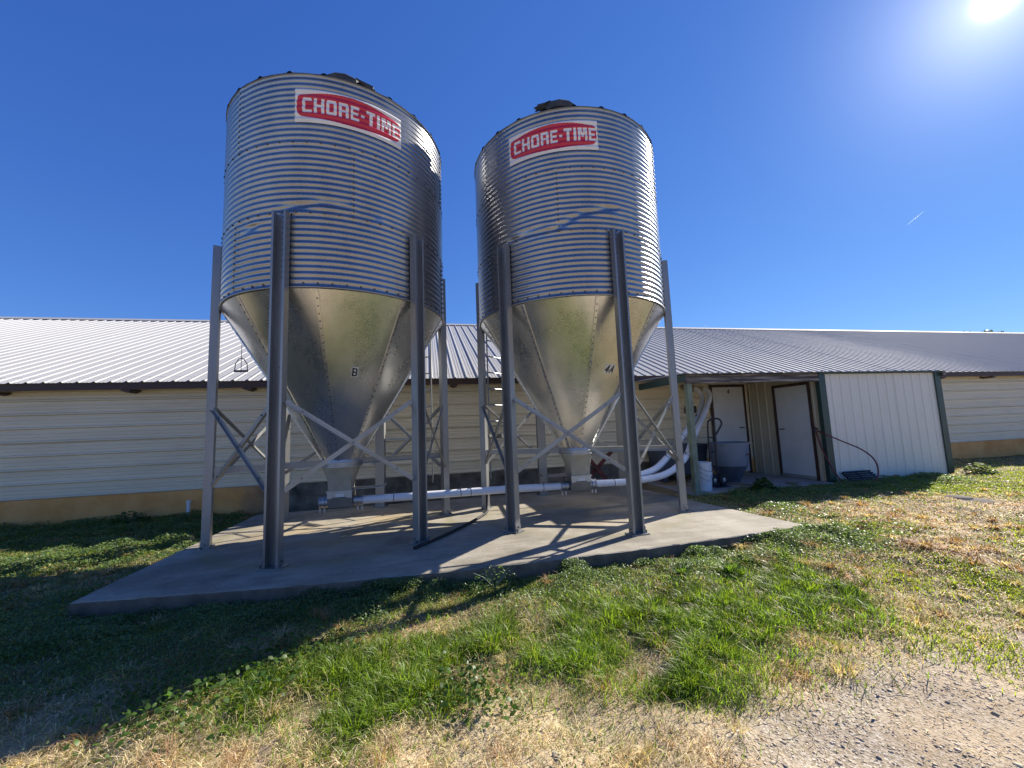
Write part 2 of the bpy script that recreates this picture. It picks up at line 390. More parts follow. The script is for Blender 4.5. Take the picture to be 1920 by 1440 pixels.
# ------------------------------------------------------------------ ground
NP_ = RNG.random((64, 64))
def vnoise(x, y, s):
    a, b_ = x / s + 100, y / s + 100; i, j = np.floor(a).astype(int), np.floor(b_).astype(int); u, v = a - i, b_ - j
    u = u * u * (3 - 2 * u); v = v * v * (3 - 2 * v); g = lambda p, q_: NP_[p % 64, q_ % 64]
    return (g(i, j) * (1 - u) + g(i + 1, j) * u) * (1 - v) + (g(i, j + 1) * (1 - u) + g(i + 1, j + 1) * u) * v
def ss(a, b, x):
    t = np.clip((x - a) / (b - a), 0, 1); return t * t * (3 - 2 * t)
def lane_w(x, y):
    return 1 - ss(-0.35, 0.35, y - np.interp(x, GLX, GLY))
def relief(x, y):
    r_ = 0.034 * (vnoise(x, y, 0.31) - 0.5) + 0.026 * (vnoise(x + 7.3, y + 2.1, 0.13) - 0.5) + 0.008 * (vnoise(x + 3.3, y - 2.1, 0.06) - 0.5)
    return r_ * (1 - 0.72 * lane_w(x, y))
def gz(x, y):
    x = np.asarray(x, float); y = np.asarray(y, float)
    z = -0.135 + 0.105 * ss(2.6, 4.5, x) * ss(2.0, 3.9, y)
    z = z + 0.085 * ss(4.6, 8.0, y) * (1 - ss(-5.0, -2.6, x)) - 0.045 * (1 - ss(1.4, 3.0, y))
    z = z - 0.05 * ss(11, 15, x)
    n = 0.012 * np.sin(2.1 * x + 1.3 * y) + 0.010 * np.sin(4.7 * x - 3.1 * y + 1) + 0.006 * np.sin(9.3 * x + 7.7 * y + 2)
    fade = ss(-0.1, 0.5, np.hypot(np.maximum(0, np.maximum(-2.9 - x, x - 4.3)), np.maximum(0, np.maximum(3.8 - y, y - 7.4))))
    return z + n * (0.3 + 0.7 * fade) + relief(x, y) * (0.25 + 0.75 * fade)

gx = np.concatenate([[-4000, -1500, -600, -250, -120, -60, -35, -22, -15], np.arange(-11, -3.5, 0.13), np.arange(-3.5, 7.0, 0.045), np.arange(7.0, 15.01, 0.13), [17, 20, 25, 32, 45, 70, 130, 300, 700, 1500, 4000]])
gy = np.concatenate([[-4000, -1500, -600, -250, -120, -60, -30, -16, -9, -6, -4, -2.5, -1.5], np.arange(-0.8, 0.9, 0.13), np.arange(0.95, 4.1, 0.045), np.arange(4.15, 9.0, 0.11), [11, 15, 25, 45, 80, 200, 600, 1500, 4000]])
X, Y = np.meshgrid(gx, gy); Z = gz(X, Y)
Z = np.where((np.abs(X) > 40) | (np.abs(Y) > 40), -0.2, Z)
nx, ny = len(gx), len(gy)
ii, jj = np.meshgrid(np.arange(nx - 1), np.arange(ny - 1)); q = (jj * nx + ii).ravel()
gm = np_mesh('ground', np.c_[X.ravel(), Y.ravel(), Z.ravel()], np.c_[q, q + 1, q + nx + 1, q + nx], M['ground'], smooth=True)
la = gm.attributes.new('lane', 'FLOAT', 'POINT')
yy = Y.ravel(); xx = X.ravel()
la.data.foreach_set('value', (lane_w(xx, yy) * ss(-9, -4, yy)).astype(np.float32))
ground_o = tag(place('ground', gm), kind='structure')

# concrete pad: rough outlined polygon
PAD = [(-2.83, 3.99), (-2.0, 3.90), (-1.0, 3.81), (-0.04, 3.757), (1.0, 3.745), (2.03, 3.76), (3.1, 3.83), (4.255, 3.932), (4.16, 4.65), (4.07, 5.35), (3.95, 6.42), (3.9, 7.45), (0.5, 7.40), (-2.75, 7.31), (-2.8, 5.5)]
def pad_outline():
    out = []; rr = random.Random(3)
    for i, p in enumerate(PAD):
        q = PAD[(i + 1) % len(PAD)]; L = math.dist(p, q); k = max(2, int(L / 0.09))
        for j in range(k):
            t = j / k; e = rr.gauss(0, 0.004)
            out.append((p[0] + (q[0] - p[0]) * t + e, p[1] + (q[1] - p[1]) * t + e))
    return out
po = pad_outline(); k = len(po); b = MB()
cx, cy = 0.7, 5.6
def ring(d, z): return [(x + (cx - x) / math.hypot(cx - x, cy - y) * d, y + (cy - y) / math.hypot(cx - x, cy - y) * d, z) for x, y in po]
rng2 = random.Random(5)
vs = ring(0.018, 0.0) + [(x, y, z + rng2.gauss(0, 0.002)) for x, y, z in ring(0.004, -0.008)] + ring(0.0, -0.022) + ring(-0.004, -0.30)
fs = [tuple(range(k))]
for lv in range(3):
    fs += [(lv * k + (i + 1) % k, lv * k + i, (lv + 1) * k + i, (lv + 1) * k + (i + 1) % k) for i in range(k)]
b.add(vs, fs); b.mi = [0] * (1 + k) + [1] * (2 * k); tag(b.build('concrete_pad', [M['slab'], M['pad_side']]), kind='structure')

# ------------------------------------------------------------------ poultry house
W = 8.107; HX0, HX1 = -14.6, 46.0
EY, EZ, RY, RZ = 7.81, 2.243, 14.2, 4.976
house = empty('poultry_house', (15, 11, -0.2))
tag(house, 'long cream metal-sided poultry house with pale ribbed metal roof behind the two bins', 'building')
b = MB(); b.box(HX0, HX1, W - 0.015, W + 0.2, -0.4, 0.364); b.build('foundation', M['foundation'], house)
b = MB(); b.box(HX0, HX1, RY * 2 - W - 0.2, RY * 2 - W, -0.4, 2.2); b.box(HX0, HX0 + 0.15, W + 0.2, RY * 2 - W - 0.2, -0.4, 2.2); b.box(HX1 - 0.15, HX1, W + 0.2, RY * 2 - W - 0.2, -0.4, 2.2); b.build('rear_wall', M['siding'], house)

def rib_profile(width, pitch=0.2286, h=0.019, minor=0.004):
    p = [(0.0, 0.0)]; k = int(round(width / pitch))
    for i in range(k):
        o = i * pitch
        p += [(o + 0.012, 0), (o + 0.026, h), (o + 0.046, h), (o + 0.060, 0)]
        for c in (0.115, 0.172):
            p += [(o + c - 0.012, 0), (o + c - 0.006, minor), (o + c + 0.006, minor), (o + c + 0.012, 0)]
    p.append((width, 0)); return p
# siding panels lie with their ribs level; two courses plus a cut top course
SL = 6.06
def side_mesh(width, length):
    s = MB(); s.sheet(rib_profile(width, 0.2286, 0.034, 0.008), (0, 0, 0), (length, 0, 0), (0, 0, 1), (0, -1, 0)); return s.mesh('siding_panel', M['siding'])
sm_full, sm_top = side_mesh(0.9144, SL - 0.002), None
s = MB(); s.sheet([(0, 0), (0.012, 0), (0.026, 0.019), (0.046, 0.019), (0.06, 0), (0.2, 0)], (0, 0, 0), (SL - 0.002, 0, 0), (0, 0, 1), (0, -1, 0)); sm_top = s.mesh('siding_panel', M['siding'])
ho = world_off(house)
for i in range(10):
    x = HX0 + i * SL
    for j in range(2):
        place('siding_panel', sm_full, house, Vector((x, W + 0.002 * (i % 2), 0.355 + j * 0.9144 - 0.004 * j)) - ho)
    place('siding_panel', sm_top, house, Vector((x, W + 0.002 * (i % 2), 0.355 + 2 * 0.9104)) - ho)
# roof sheets
slope = Vector((0, RY - EY, RZ - EZ)); SLEN = slope.length; sd = slope.normalized(); sn = Vector((0, -sd.z, sd.y))
s = MB(); s.sheet(rib_profile(0.9144, 0.2286, 0.022, 0.004), (0, 0, 0), slope, (1, 0, 0), sn)
rm = s.mesh('roof_sheet', M['roof'])
i = 0; x = HX0
while x < HX1 - 0.5:
    place('roof_sheet', rm, house, Vector((x, EY - random.uniform(0, 0.006), EZ + 0.0015 * (i % 2))) - ho); x += 0.9144; i += 1
s = MB(); s.add([(HX0, RY, RZ), (HX1, RY, RZ), (HX1, 2 * RY - EY, EZ), (HX0, 2 * RY - EY, EZ)], [(0, 3, 2, 1)]); s.build('rear_roof', M['roof'], house)
b = MB(); b.extrude([(-0.17, -0.075), (0, 0.012), (0.17, -0.075), (0.17, -0.065), (0, 0.03), (-0.17, -0.065)], (HX0, RY, RZ + 0.03), (HX1, RY, RZ + 0.03), (0, 1, 0), (0, 0, 1)); b.build('ridge_cap', M['roof'], house)
b = MB(); b.box(HX0, HX1, EY + 0.03, EY + 0.07, EZ - 0.115, EZ - 0.004); b.build('fascia', M['brown'], house)
b = MB(); b.extrude([(0, 0), (0.0, -0.02), (-0.07, -0.05), (-0.14, -0.02), (-0.14, 0)], (0, 0, 0), (0, 0.25, 0), (1, 0, 0), (0, 0, 1)); tailm = b.mesh('rafter_tail', M['brown'])
x = HX0 + 0.53
while x < HX1:
    place('rafter_tail', tailm, house, Vector((x, EY + 0.035, EZ - 0.117)) - ho); x += 1.83
# white door in the long wall, next to the shed
b = MB(); b.box(6.46, 7.28, W - 0.055, W - 0.025, 0.02, 1.98); d1 = b.build('door', M['door'], house)
tag(d1, 'white flush door in the long wall with a small 4 on it')
b = MB()
for (x0, x1, z0, z1) in ((6.40, 6.457, -0.02, 2.04), (7.283, 7.34, -0.02, 2.04), (6.457, 7.283, 1.983, 2.04)): b.box(x0, x1, W - 0.06, W - 0.022, z0, z1)
b.build('door_frame', M['rust'] if False else M['brown'], house)
b = MB(); b.tube([(7.18, W - 0.055, 1.03), (7.18, W - 0.12, 1.03)], 0.012, 8); b.tube([(7.18, W - 0.115, 1.03), (7.07, W - 0.115, 1.03)], 0.011, 8); b.lathe([(0.001, 0), (0.03, 0), (0.03, 0.01)], 12, (7.18, W - 0.065, 1.02)); b.build('handle', M['wire'], d1)
b = MB(); b.box(5.72, 6.02, W - 0.045, W - 0.021, 1.40, 1.56); b.build('vent', M['black'], house)
b = MB(); b.box(7.345, 7.40, W - 0.05, W - 0.021, 0.3, 2.0); b.build('conduit', M['siding'], house)

# stick-on lettering: strokes as thin raised plates, in letter units 0..1
LET = {'B': [(0, .22, 0, 1), (.2, .8, .84, 1), (.2, .8, .42, .58), (.2, .8, 0, .16), (.76, .98, .5, .92), (.78, 1, .08, .5)],
       'A': None, '4': None}
def letter(mb, ch, org, ax, ay, nn, w, h, th=0.002):
    org, ax, ay, nn = Vector(org), Vector(ax), Vector(ay), Vector(nn)
    def bar(u0, v0, u1, v1, t):
        p, q = org + ax * (u0 * w) + ay * (v0 * h), org + ax * (u1 * w) + ay * (v1 * h)
        d = (q - p); L = d.length; d.normalize(); s_ = nn.cross(d)
        mb.obox((p + q) / 2 + nn * th, d * (L / 2 + t * h * 0.35), s_ * (t * h / 2), nn * th)
    segs = {'B': [(.1, 0, .1, 1), (.1, .93, .75, .93), (.1, .5, .75, .5), (.1, .07, .75, .07), (.85, .6, .85, .85), (.85, .15, .85, .4)],
            'A': [(.05, 0, .5, 1), (.95, 0, .5, 1), (.25, .33, .75, .33)],
            '4': [(.72, 0, .72, 1), (.72, 1, .08, .33), (.08, .33, 1, .33)]}[ch]
    for k_, sg in enumerate(segs): bar(*sg, 0.165)
b = MB(); letter(b, '4', (6.86, W - 0.056, 1.83), (1, 0, 0), (0, 0, 1), (0, -1, 0), 0.055, 0.09); b.build('number', M['black'], d1)

# ------------------------------------------------------------------ entry shed with open porch
SX0, SX1, SY = 7.45, 10.5, 6.30
shed = empty('entry_shed', (7.45, 7.2, -0.05))
tag(shed, 'small pale lean-to shed with green corner trim and open porch on its left', 'shed')
so = world_off(shed)
def vsheet_mesh(width, z0, z1, mat):
    s = MB(); s.sheet(rib_profile(width, 0.2286, 0.016, 0.003), (0, 0, z0), (0, 0, z1), (1, 0, 0), (0, -1, 0)); return s.mesh('wall_panel', mat)
vm = vsheet_mesh(0.9144, -0.12, 2.045, M['shed_sheet'])
for i in range(3): place('wall_panel', vm, shed, Vector((SX0 + 0.02 + i * 0.9144, SY + 0.002 * (i % 2), 0)) - so)
vm2 = vsheet_mesh(0.2286, -0.12, 2.045, M['shed_sheet']); place('wall_panel', vm2, shed, Vector((SX0 + 0.02 + 3 * 0.9144, SY, 0)) - so)
# side walls
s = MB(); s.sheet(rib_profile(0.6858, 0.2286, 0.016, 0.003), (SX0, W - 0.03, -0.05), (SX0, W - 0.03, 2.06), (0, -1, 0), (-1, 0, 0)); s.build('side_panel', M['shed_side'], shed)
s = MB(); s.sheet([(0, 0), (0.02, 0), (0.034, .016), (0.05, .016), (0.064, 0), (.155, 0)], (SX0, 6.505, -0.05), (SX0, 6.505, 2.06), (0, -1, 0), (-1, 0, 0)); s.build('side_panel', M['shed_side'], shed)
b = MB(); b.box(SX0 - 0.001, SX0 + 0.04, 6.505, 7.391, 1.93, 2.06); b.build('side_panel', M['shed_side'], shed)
b = MB(); b.box(SX1 - 0.03, SX1, SY + 0.02, W - 0.03, -0.1, 2.06); b.build('side_panel', M['shed_sheet'], shed)
# side door
b = MB(); b.box(SX0 - 0.005, SX0 + 0.035, 6.56, 7.33, 0.045, 1.868); d2 = b.build('door', M['door'], shed); tag(d2, 'white flush door in the shed side under the porch')
b = MB()
for (y0, y1, z0, z1) in ((6.507, 6.557, -0.02, 1.925), (7.333, 7.389, -0.02, 1.925), (6.557, 7.333, 1.872, 1.925)): b.box(SX0 - 0.02, SX0 + 0.03, y0, y1, z0, z1)
b.build('door_frame', M['brown'], shed)
b = MB(); b.box(SX0 - 0.03, SX0 + 0.03, 6.557, 7.333, -0.015, 0.04); b.build('threshold', M['porch'], shed)
b = MB(); b.tube([(SX0 - 0.005, 7.24, 0.98), (SX0 - 0.07, 7.24, 0.98)], 0.012, 8); b.tube([(SX0 - 0.066, 7.245, 0.98), (SX0 - 0.066, 7.13, 0.98)], 0.011, 8); b.build('handle', M['wire'], d2)
# green trims
b = MB(); b.box(SX0 - 0.022, SX0 + 0.115, SY - 0.034, SY - 0.019, -0.12, 2.05); b.box(SX0 - 0.037, SX0 - 0.022, SY - 0.034, SY + 0.05, -0.12, 2.05); b.build('corner_trim', M['green_trim'], shed)
b = MB(); b.box(SX1 - 0.115, SX1 + 0.022, SY - 0.034, SY - 0.019, -0.12, 2.05); b.box(SX1 + 0.022, SX1 + 0.037, SY - 0.034, SY + 0.09, -0.12, 2.05); b.build('corner_trim', M['green_trim'], shed)
b = MB(); b.box(4.47, 4.50, SY - 0.03, EY + 0.02, 1.93, 2.062); b.build('fascia', M['green_trim'], shed)
# roof of the shed, almost flat, tucked under the eave of the house
rs0, rs1 = Vector((0, 6.20, 2.072)), Vector((0, 7.835, 2.118)); L = (rs1 - rs0).length; dv = (rs1 - rs0).normalized(); dn = Vector((0, -dv.z, dv.y))
s = MB(); s.sheet(rib_profile(0.9144, 0.2286, 0.019, 0.003), (0, 0, 0), rs1 - rs0, (1, 0, 0), dn); srm = s.mesh('roof_sheet', M['roof'])
x = 4.42
for i in range(6): place('roof_sheet', srm, shed, Vector((x + i * 0.9144, 6.20, 2.072 + 0.0015 * (i % 2))) - so)
s = MB(); s.sheet(rib_profile(0.6858, 0.2286, 0.019, 0.003), (0, 0, 0), rs1 - rs0, (1, 0, 0), dn); place('roof_sheet', s.mesh('roof_sheet', M['roof']), shed, Vector((x + 6 * 0.9144, 6.20, 2.072)) - so)
b = MB(); b.box(SX0 - 0.04, SX1 + 0.09, 6.235, 6.262, 2.045, 2.068); b.build('eave_trim', M['green_trim'], shed)
b = MB(); b.box(SX1 + 0.04, SX1 + 0.11, 6.21, 6.30, 1.97, 2.066); b.build('end_block', M['wood'], shed)
# weathered header: two boards
b = MB(); b.box(4.505, 7.405, SY - 0.03, SY + 0.01, 1.905, 2.062); hb = b.build('header_beam', M['wood'], shed)
b = MB(); b.box(4.515, 7.40, SY - 0.05, SY - 0.032, 1.905, 1.955); b.build('lower_board', M['wood'], hb)
b = MB(); b.box(4.53, 4.625, SY - 0.028, SY + 0.07, -0.12, 1.903); b.build('porch_post', M['post_green'], shed)
b = MB(); b.box(4.40, SX0 - 0.04, 6.16, W - 0.02, -0.30, -0.02); tag(b.build('porch_floor', M['porch']), kind='structure')

# ------------------------------------------------------------------ feed bins
R = 1.38; ZR, ZT, RH = 2.81, 5.249, 0.813; PIT = 0.813 / 12
CO = 0.0062
def seg_dist(th, z, poly):
    px = np.radians(th) * R; d = np.full(th.shape, 9.0)
    for (a0, z0), (a1, z1) in zip(poly[:-1], poly[1:]):
        ax, bx = radians(a0) * R, radians(a1) * R; vx, vz = bx - ax, z1 - z0; L2 = vx * vx + vz * vz
        t = np.clip(((px - ax) * vx + (z - z0) * vz) / L2, 0, 1)
        d = np.minimum(d, np.hypot(px - ax - t * vx, z - z0 - t * vz))
    return d
def shell_r(th, z, dents):
    """outer radius of the corrugated wall at angle th (deg) and height z"""
    th = np.asarray(th, float); z = np.asarray(z, float)
    g = np.zeros(np.broadcast(th, z).shape); th, z = np.broadcast_arrays(th, z)
    bow = np.zeros(g.shape)
    for poly, w, amp in dents:
        d = seg_dist(th, z, poly); e = np.exp(-(d / w) ** 2); g = np.maximum(g, e); bow -= amp * e
        bow += 0.35 * amp * np.exp(-((d - 1.9 * w) / w) ** 2)
    wav = 0.0012 * np.sin(np.radians(th) * 5 + z * 3) + 0.0008 * np.sin(np.radians(th) * 11 - z * 7)
    return R + CO * np.cos(2 * pi * (z - ZR) / PIT) * (1 - 0.75 * g) + bow + wav

LETTERS = {'C': [(0, 1, .8, 1), (0, 1, 0, .2), (0, .3, 0, 1)], 'H': [(0, .3, 0, 1), (.7, 1, 0, 1), (0, 1, .4, .6)],
           'O': [(0, .3, 0, 1), (.7, 1, 0, 1), (0, 1, .8, 1), (0, 1, 0, .2)], 'R': [(0, .3, 0, 1), (.7, 1, 0, .42), (.7, 1, .5, .92), (0, .9, .8, 1), (0, .95, .36, .56)],
           'E': [(0, .3, 0, 1), (0, 1, .8, 1), (0, .88, .4, .6), (0, 1, 0, .2)], '-': [(0, 1, .36, .58)], 'T': [(0, 1, .8, 1), (.33, .67, 0, 1)], 'I': [(0, 1, 0, 1)],
           'M': [(0, .24, 0, 1), (.76, 1, 0, 1), (.0, .44, .75, 1), (.56, 1, .75, 1), (.26, .44, .45, .8), (.56, .74, .45, .8), (.38, .62, .28, .62)]}
def logo_mask(u, v):
    """0 white border, 1 red badge, 2 white letters; u,v in 0..1"""
    un = np.abs(2 * u - 1); half = 0.30 + 0.135 * (1 - un ** 1.7)
    top, bot = 0.51 + half * 1.0, 0.51 - half * 1.0
    cxr = np.clip((un - 0.875) / 0.10, 0, 1); inset = 0.22 * (1 - np.sqrt(np.clip(1 - cxr ** 2, 0, 1)))
    red = (v < top - inset) & (v > bot + inset) & (un < 0.972 - 0.10 * np.clip(np.abs(v - 0.51) - 0.22, 0, 1))
    out = red.astype(int)
    x = 0.065; wid = {'C': .085, 'H': .092, 'O': .09, 'R': .088, 'E': .077, '-': .034, 'T': .085, 'I': .03, 'M': .10}
    for ch in 'CHORE-TIME':
        w = wid[ch]; a = (u - x) / w
        vv = (v - 0.29) / 0.44
        for (u0, u1, v0, v1) in LETTERS[ch]:
            out[(a >= u0) & (a <= u1) & (vv >= v0) & (vv <= v1)] = 2
        if ch in 'CO':
            for ca in (0, 1):
                for cv in (0, 1):
                    out[(out == 2) & (a >= 0) & (a <= 1) & (vv >= 0) & (vv <= 1) & (np.abs(a - ca) * 0.9 + np.abs(vv - cv) < 0.10)] = 1
        x += w + 0.0175
    return out

def thick(path, t):
    """closed outline of an open polyline of thickness t"""
    P = [Vector((*p, 0)) for p in path]; left, right = [], []
    for i, p in enumerate(P):
        d0 = (p - P[i - 1]).normalized() if i else (P[1] - P[0]).normalized()
        d1 = (P[i + 1] - p).normalized() if i < len(P) - 1 else d0
        n0, n1 = Vector((-d0.y, d0.x, 0)), Vector((-d1.y, d1.x, 0)); nb = (n0 + n1); nb = nb / max(0.5, nb.dot(n0)) if nb.length > 0 else n0
        left.append((p + nb * t / 2)[:2]); right.append((p - nb * t / 2)[:2])
    return [tuple(a) for a in left] + [tuple(a) for a in right[::-1]]
LEG_PROF = thick([(-0.052, 0.082), (-0.072, 0.082), (-0.072, 0.003), (0.072, 0.003), (0.072, 0.082), (0.052, 0.082)], 0.005)
ANG_PROF = thick([(0.045, 0.0), (0.0, 0.0), (0.0, 0.026)], 0.004)

def bolt(mb, p, n, r=0.009, h=0.008):
    n = Vector(n).normalized(); a = n.orthogonal().normalized(); b_ = n.cross(a); p = Vector(p)
    v = [p + a * r * cos(i * pi / 3) + b_ * r * sin(i * pi / 3) for i in range(6)]; v += [q_ + n * h for q_ in v]
    mb.add(v, [(i, (i + 1) % 6, (i + 1) % 6 + 6, i + 6) for i in range(6)] + [(6, 7, 8, 9, 10, 11)])

def feed_bin(c, a0, seams, dents, sign_a, cone_a, strut_legs, ladder_a, label, letters):
    root = empty('feed_bin', (c[0], c[1], 0)); tag(root, label, 'feed bin', 'galvanized feed bins on the concrete pad')
    O = Vector((c[0], c[1], 0)); bolts = MB()
    def pol(r, deg, z): return O + Vector((r * cos(radians(deg)), r * sin(radians(deg)), z))
    def rad(deg): return Vector((cos(radians(deg)), sin(radians(deg)), 0))
    def tan(deg): return Vector((-sin(radians(deg)), cos(radians(deg)), 0))
    # corrugated wall sheets: three rings of three sheets each, lapped at the seams
    for rg in range(3):
        z0 = ZR + rg * RH; nz = 97; zz = np.linspace(z0 - (0.0 if rg == 0 else 0.004), z0 + RH, nz)
        for sh in range(3):
            s0 = seams[rg] + sh * 120; na = 62; tt = np.linspace(s0 - 1.3, s0 + 120, na)
            T, ZZ = np.meshgrid(tt, zz)
            rr = shell_r(T % 360, ZZ, dents) + (0.007 * (T < s0 + 1.0)) + 0.0012 * rg
            V = np.stack([rr * np.cos(np.radians(T)), rr * np.sin(np.radians(T)), ZZ], -1).reshape(-1, 3)
            i_, j_ = np.meshgrid(np.arange(na - 1), np.arange(nz - 1)); q_ = (j_ * na + i_).ravel()
            me = np_mesh('wall_sheet', V, np.c_[q_, q_ + 1, q_ + na + 1, q_ + na], M['shell'], smooth=True)
            place('wall_sheet', me, root)
            for kz in range(12):
                z = z0 + (kz + 0.5) * PIT + PIT / 2
                if z < z0 + RH - 0.01: bolt(bolts, pol(float(shell_r(s0 % 360, z, dents)) + 0.007, s0, z), rad(s0), 0.0115)
        for kk in range(60):
            dg = seams[rg] + kk * 6; z = z0 + (0.034 if rg == 0 else 0.0)
            bolt(bolts, pol(float(shell_r(dg % 360, z, dents)) + 0.002, dg, z), rad(dg), 0.0115)
    b = MB(); b.lathe([(R - 0.02, ZR + 0.004), (R + 0.013, ZR + 0.004), (R + 0.015, ZR - 0.012), (R + 0.006, ZR - 0.018), (R - 0.03, ZR - 0.018)], 128, O); b.build('lower_rim', M['shell'], root, True)
    # hopper panels with lapped bolted seams
    ZC, RC = 0.90, 0.235
    for p in range(9):
        s0 = cone_a + p * 40; na, nz = 22, 12; tt = np.r_[s0 - 0.6, np.linspace(s0 + 0.9, s0 + 40, na - 1)]; hh = np.linspace(0, 1, nz)
        T, Hh = np.meshgrid(tt, hh)
        lap = np.where(T < s0, 0.006, 0.0)
        lapw = (R - 0.012 - RC) * Hh + RC
        half = radians(20); dmid = np.radians(np.clip(T - s0 - 20, -20, 20)); flat = (np.cos(half) / np.cos(dmid) - 1) * 0.7 * (1 - Hh ** 4)
        rr = lapw * (1 + flat) + lap + 0.0025 * np.sin(np.radians(T) * 9 + Hh * 5) * np.sin(pi * Hh) + 0.002 * np.sin(np.radians(T) * 4 - Hh * 9) * np.sin(pi * Hh)
        V = np.stack([rr * np.cos(np.radians(T)), rr * np.sin(np.radians(T)), ZC + (ZR - 0.012 - ZC) * Hh], -1).reshape(-1, 3)
        i_, j_ = np.meshgrid(np.arange(na - 1), np.arange(nz - 1)); q_ = (j_ * na + i_).ravel()
        place('hopper_panel', np_mesh('hopper_panel', V, np.c_[q_, q_ + 1, q_ + na + 1, q_ + na], M['cone'], smooth=True), root)
        # seam flange: a narrow strip standing a few millimetres proud
        w_ = 0.026; e0, e1 = pol(RC + 0.004, s0, ZC + 0.01), pol(R - 0.014, s0, ZR - 0.035); dv_ = (e1 - e0).normalized(); nn = tan(s0).cross(dv_); nn = -nn if nn.dot(rad(s0)) < 0 else nn
        b = MB(); b.extrude([(-0.012, -0.004), (w_, -0.004), (w_, 0.006), (-0.012, 0.006)], e0, e1, tan(s0), nn); b.build('hopper_seam', M['cone'], root)
        for kk in range(1, 26):
            bolt(bolts, e0.lerp(e1, kk / 26) + nn * 0.006 + tan(s0) * 0.007, nn, 0.0085, 0.006)
    # roof
    NR = 24; b = MB(); vs = []; RO, ZO, RI, ZI = R + 0.018, ZT + 0.001, 0.30, 5.99
    seg = NR * 6
    def rprof(j): return (0, 0.003, 0.022, 0.022, 0.003, 0)[j % 6]
    for (r_, z_) in ((RO, ZO), (RI, ZI)):
        for j in range(seg):
            a_ = 2 * pi * (j // 6) / NR + (0, 0.02, 0.035, 0.055, 0.07, 0.16)[j % 6] * (24 / NR)
            vs.append((O.x + r_ * cos(a_), O.y + r_ * sin(a_), z_ + rprof(j)))
    b.add(vs, [(j, (j + 1) % seg, (j + 1) % seg + seg, j + seg) for j in range(seg)])
    rf = b.build('roof', M['shell'], root)
    b = MB(); b.lathe([(R - 0.02, ZT - 0.012), (R + 0.009, ZT - 0.012), (R + 0.013, ZT + 0.000), (R + 0.018, ZT - 0.006), (R + 0.014, ZT + 0.004), (R - 0.02, ZT + 0.008)], 128, O); b.build('eave_ring', M['steel'], rf)
    b = MB(); b.lathe([(0.31, ZI - 0.02), (0.31, ZI + 0.19), (0.29, ZI + 0.19)], 40, O); b.build('filler_collar', M['shell'], rf)
    b = MB(); b.lathe([(0.30, ZI + 0.20), (0.335, ZI + 0.20), (0.34, ZI + 0.29), (0.29, ZI + 0.345), (0.14, ZI + 0.42), (0.0, ZI + 0.43)], 14, O)
    ld = b.build('filler_lid', M['lid'], rf)
    b = MB(); sgn = 1 if letters == 'B' else -1
    b.obox(O + Vector((0.30 * sgn, -0.16, ZI + 0.29)), (0.12, 0.0, -0.05 * sgn), (0, 0.03, 0), (0.015, 0, 0.045)); b.tube([O + Vector((0.2 * sgn, -0.2, ZI + 0.36)), O + Vector((0.46 * sgn, -0.2, ZI + 0.2))], 0.016, 6); b.build('lid_hinge', M['lid'], rf)
    # legs
    RL = R + CO + 0.006; legs = []
    for kk in range(6):
        dg = a0 + kk * 60; legs.append(dg); n_, t_ = rad(dg), tan(dg)
        b = MB(); b.extrude([(x_, y_) for x_, y_ in LEG_PROF], pol(RL, dg, 0.014), pol(RL, dg, 3.606), t_, n_)
        lg = b.build('leg', M['steel'], root)
        b = MB(); b.obox(pol(RL + 0.045, dg, 0.007), t_ * 0.115, n_ * 0.075, (0, 0, 0.0065))
        for sg in (-1, 1): b.obox(pol(RL + 0.045, dg, 0.05) + t_ * (0.079 * sg), t_ * 0.003, n_ * 0.045, (0, 0, 0.037))
        b.build('foot_plate', M['steel'], lg)
        b = MB()
        for sg in (-1, 1):
            bolt(b, pol(RL + 0.075, dg, 0.0135) + t_ * 0.098 * sg, (0, 0, 1), 0.011, 0.03)
            bolt(b, pol(RL + 0.045, dg, 0.06) + t_ * 0.082 * sg, t_ * sg, 0.010, 0.012)
        for kz in range(12): bolt(b, pol(RL + 0.0055, dg, 2.90 + kz * PIT * 0.9), n_, 0.009, 0.008)
        bolt(b, pol(RL + 0.045, dg, 1.58) + t_ * 0.0745, t_, 0.01, 0.01); bolt(b, pol(RL + 0.0055, dg, 1.95), n_, 0.009, 0.008)
        ob = b.build('bolts', M['bolt'], lg); ob['kind'] = 'stuff'
    # crossed angle-iron braces on every side
    for kk in range(6):
        d0, d1 = a0 + kk * 60, a0 + kk * 60 + 60; mid = rad((d0 + d1) / 2)
        p0 = pol(RL + 0.012, d0, 0) + tan(d0) * 0.076; p1 = pol(RL + 0.012, d1, 0) - tan(d1) * 0.076
        for (za, zb, off) in ((1.60, 0.715, 0.004), (0.715, 1.60, -0.004)):
            e0, e1 = p0 + Vector((0, 0, za)) + mid * off, p1 + Vector((0, 0, zb)) + mid * off
            dv_ = (e1 - e0).normalized(); up_ = mid.cross(dv_); up_ = -up_ if up_.z < 0 else up_
            b = MB(); b.extrude([(x_ - 0.022, y_ * (1 if off > 0 else -1)) for x_, y_ in ANG_PROF], e0, e1, up_, mid * 1.0)
            br = b.build('brace', M['steel'], root)
            bb = MB()
            for f_ in (0.12, 0.5, 0.86): bolt(bb, e0.lerp(e1, f_) + mid * 0.003, mid, 0.009, 0.009)
            ob = bb.build('bolts', M['bolt'], br); ob['kind'] = 'stuff'
    # level struts from two opposite legs to the hopper collar
    for kk in strut_legs:
        dg = a0 + kk * 60; e0, e1 = pol(RL - 0.004, dg, 0.875), pol(0.24, dg, 0.875)
        b = MB(); b.extrude(thick([(-0.03, -0.036), (0.03, -0.036), (0.03, 0.036), (-0.03, 0.036)], 0.004), e0, e1, tan(dg), (0, 0, 1)); b.build('strut', M['steel'], root)
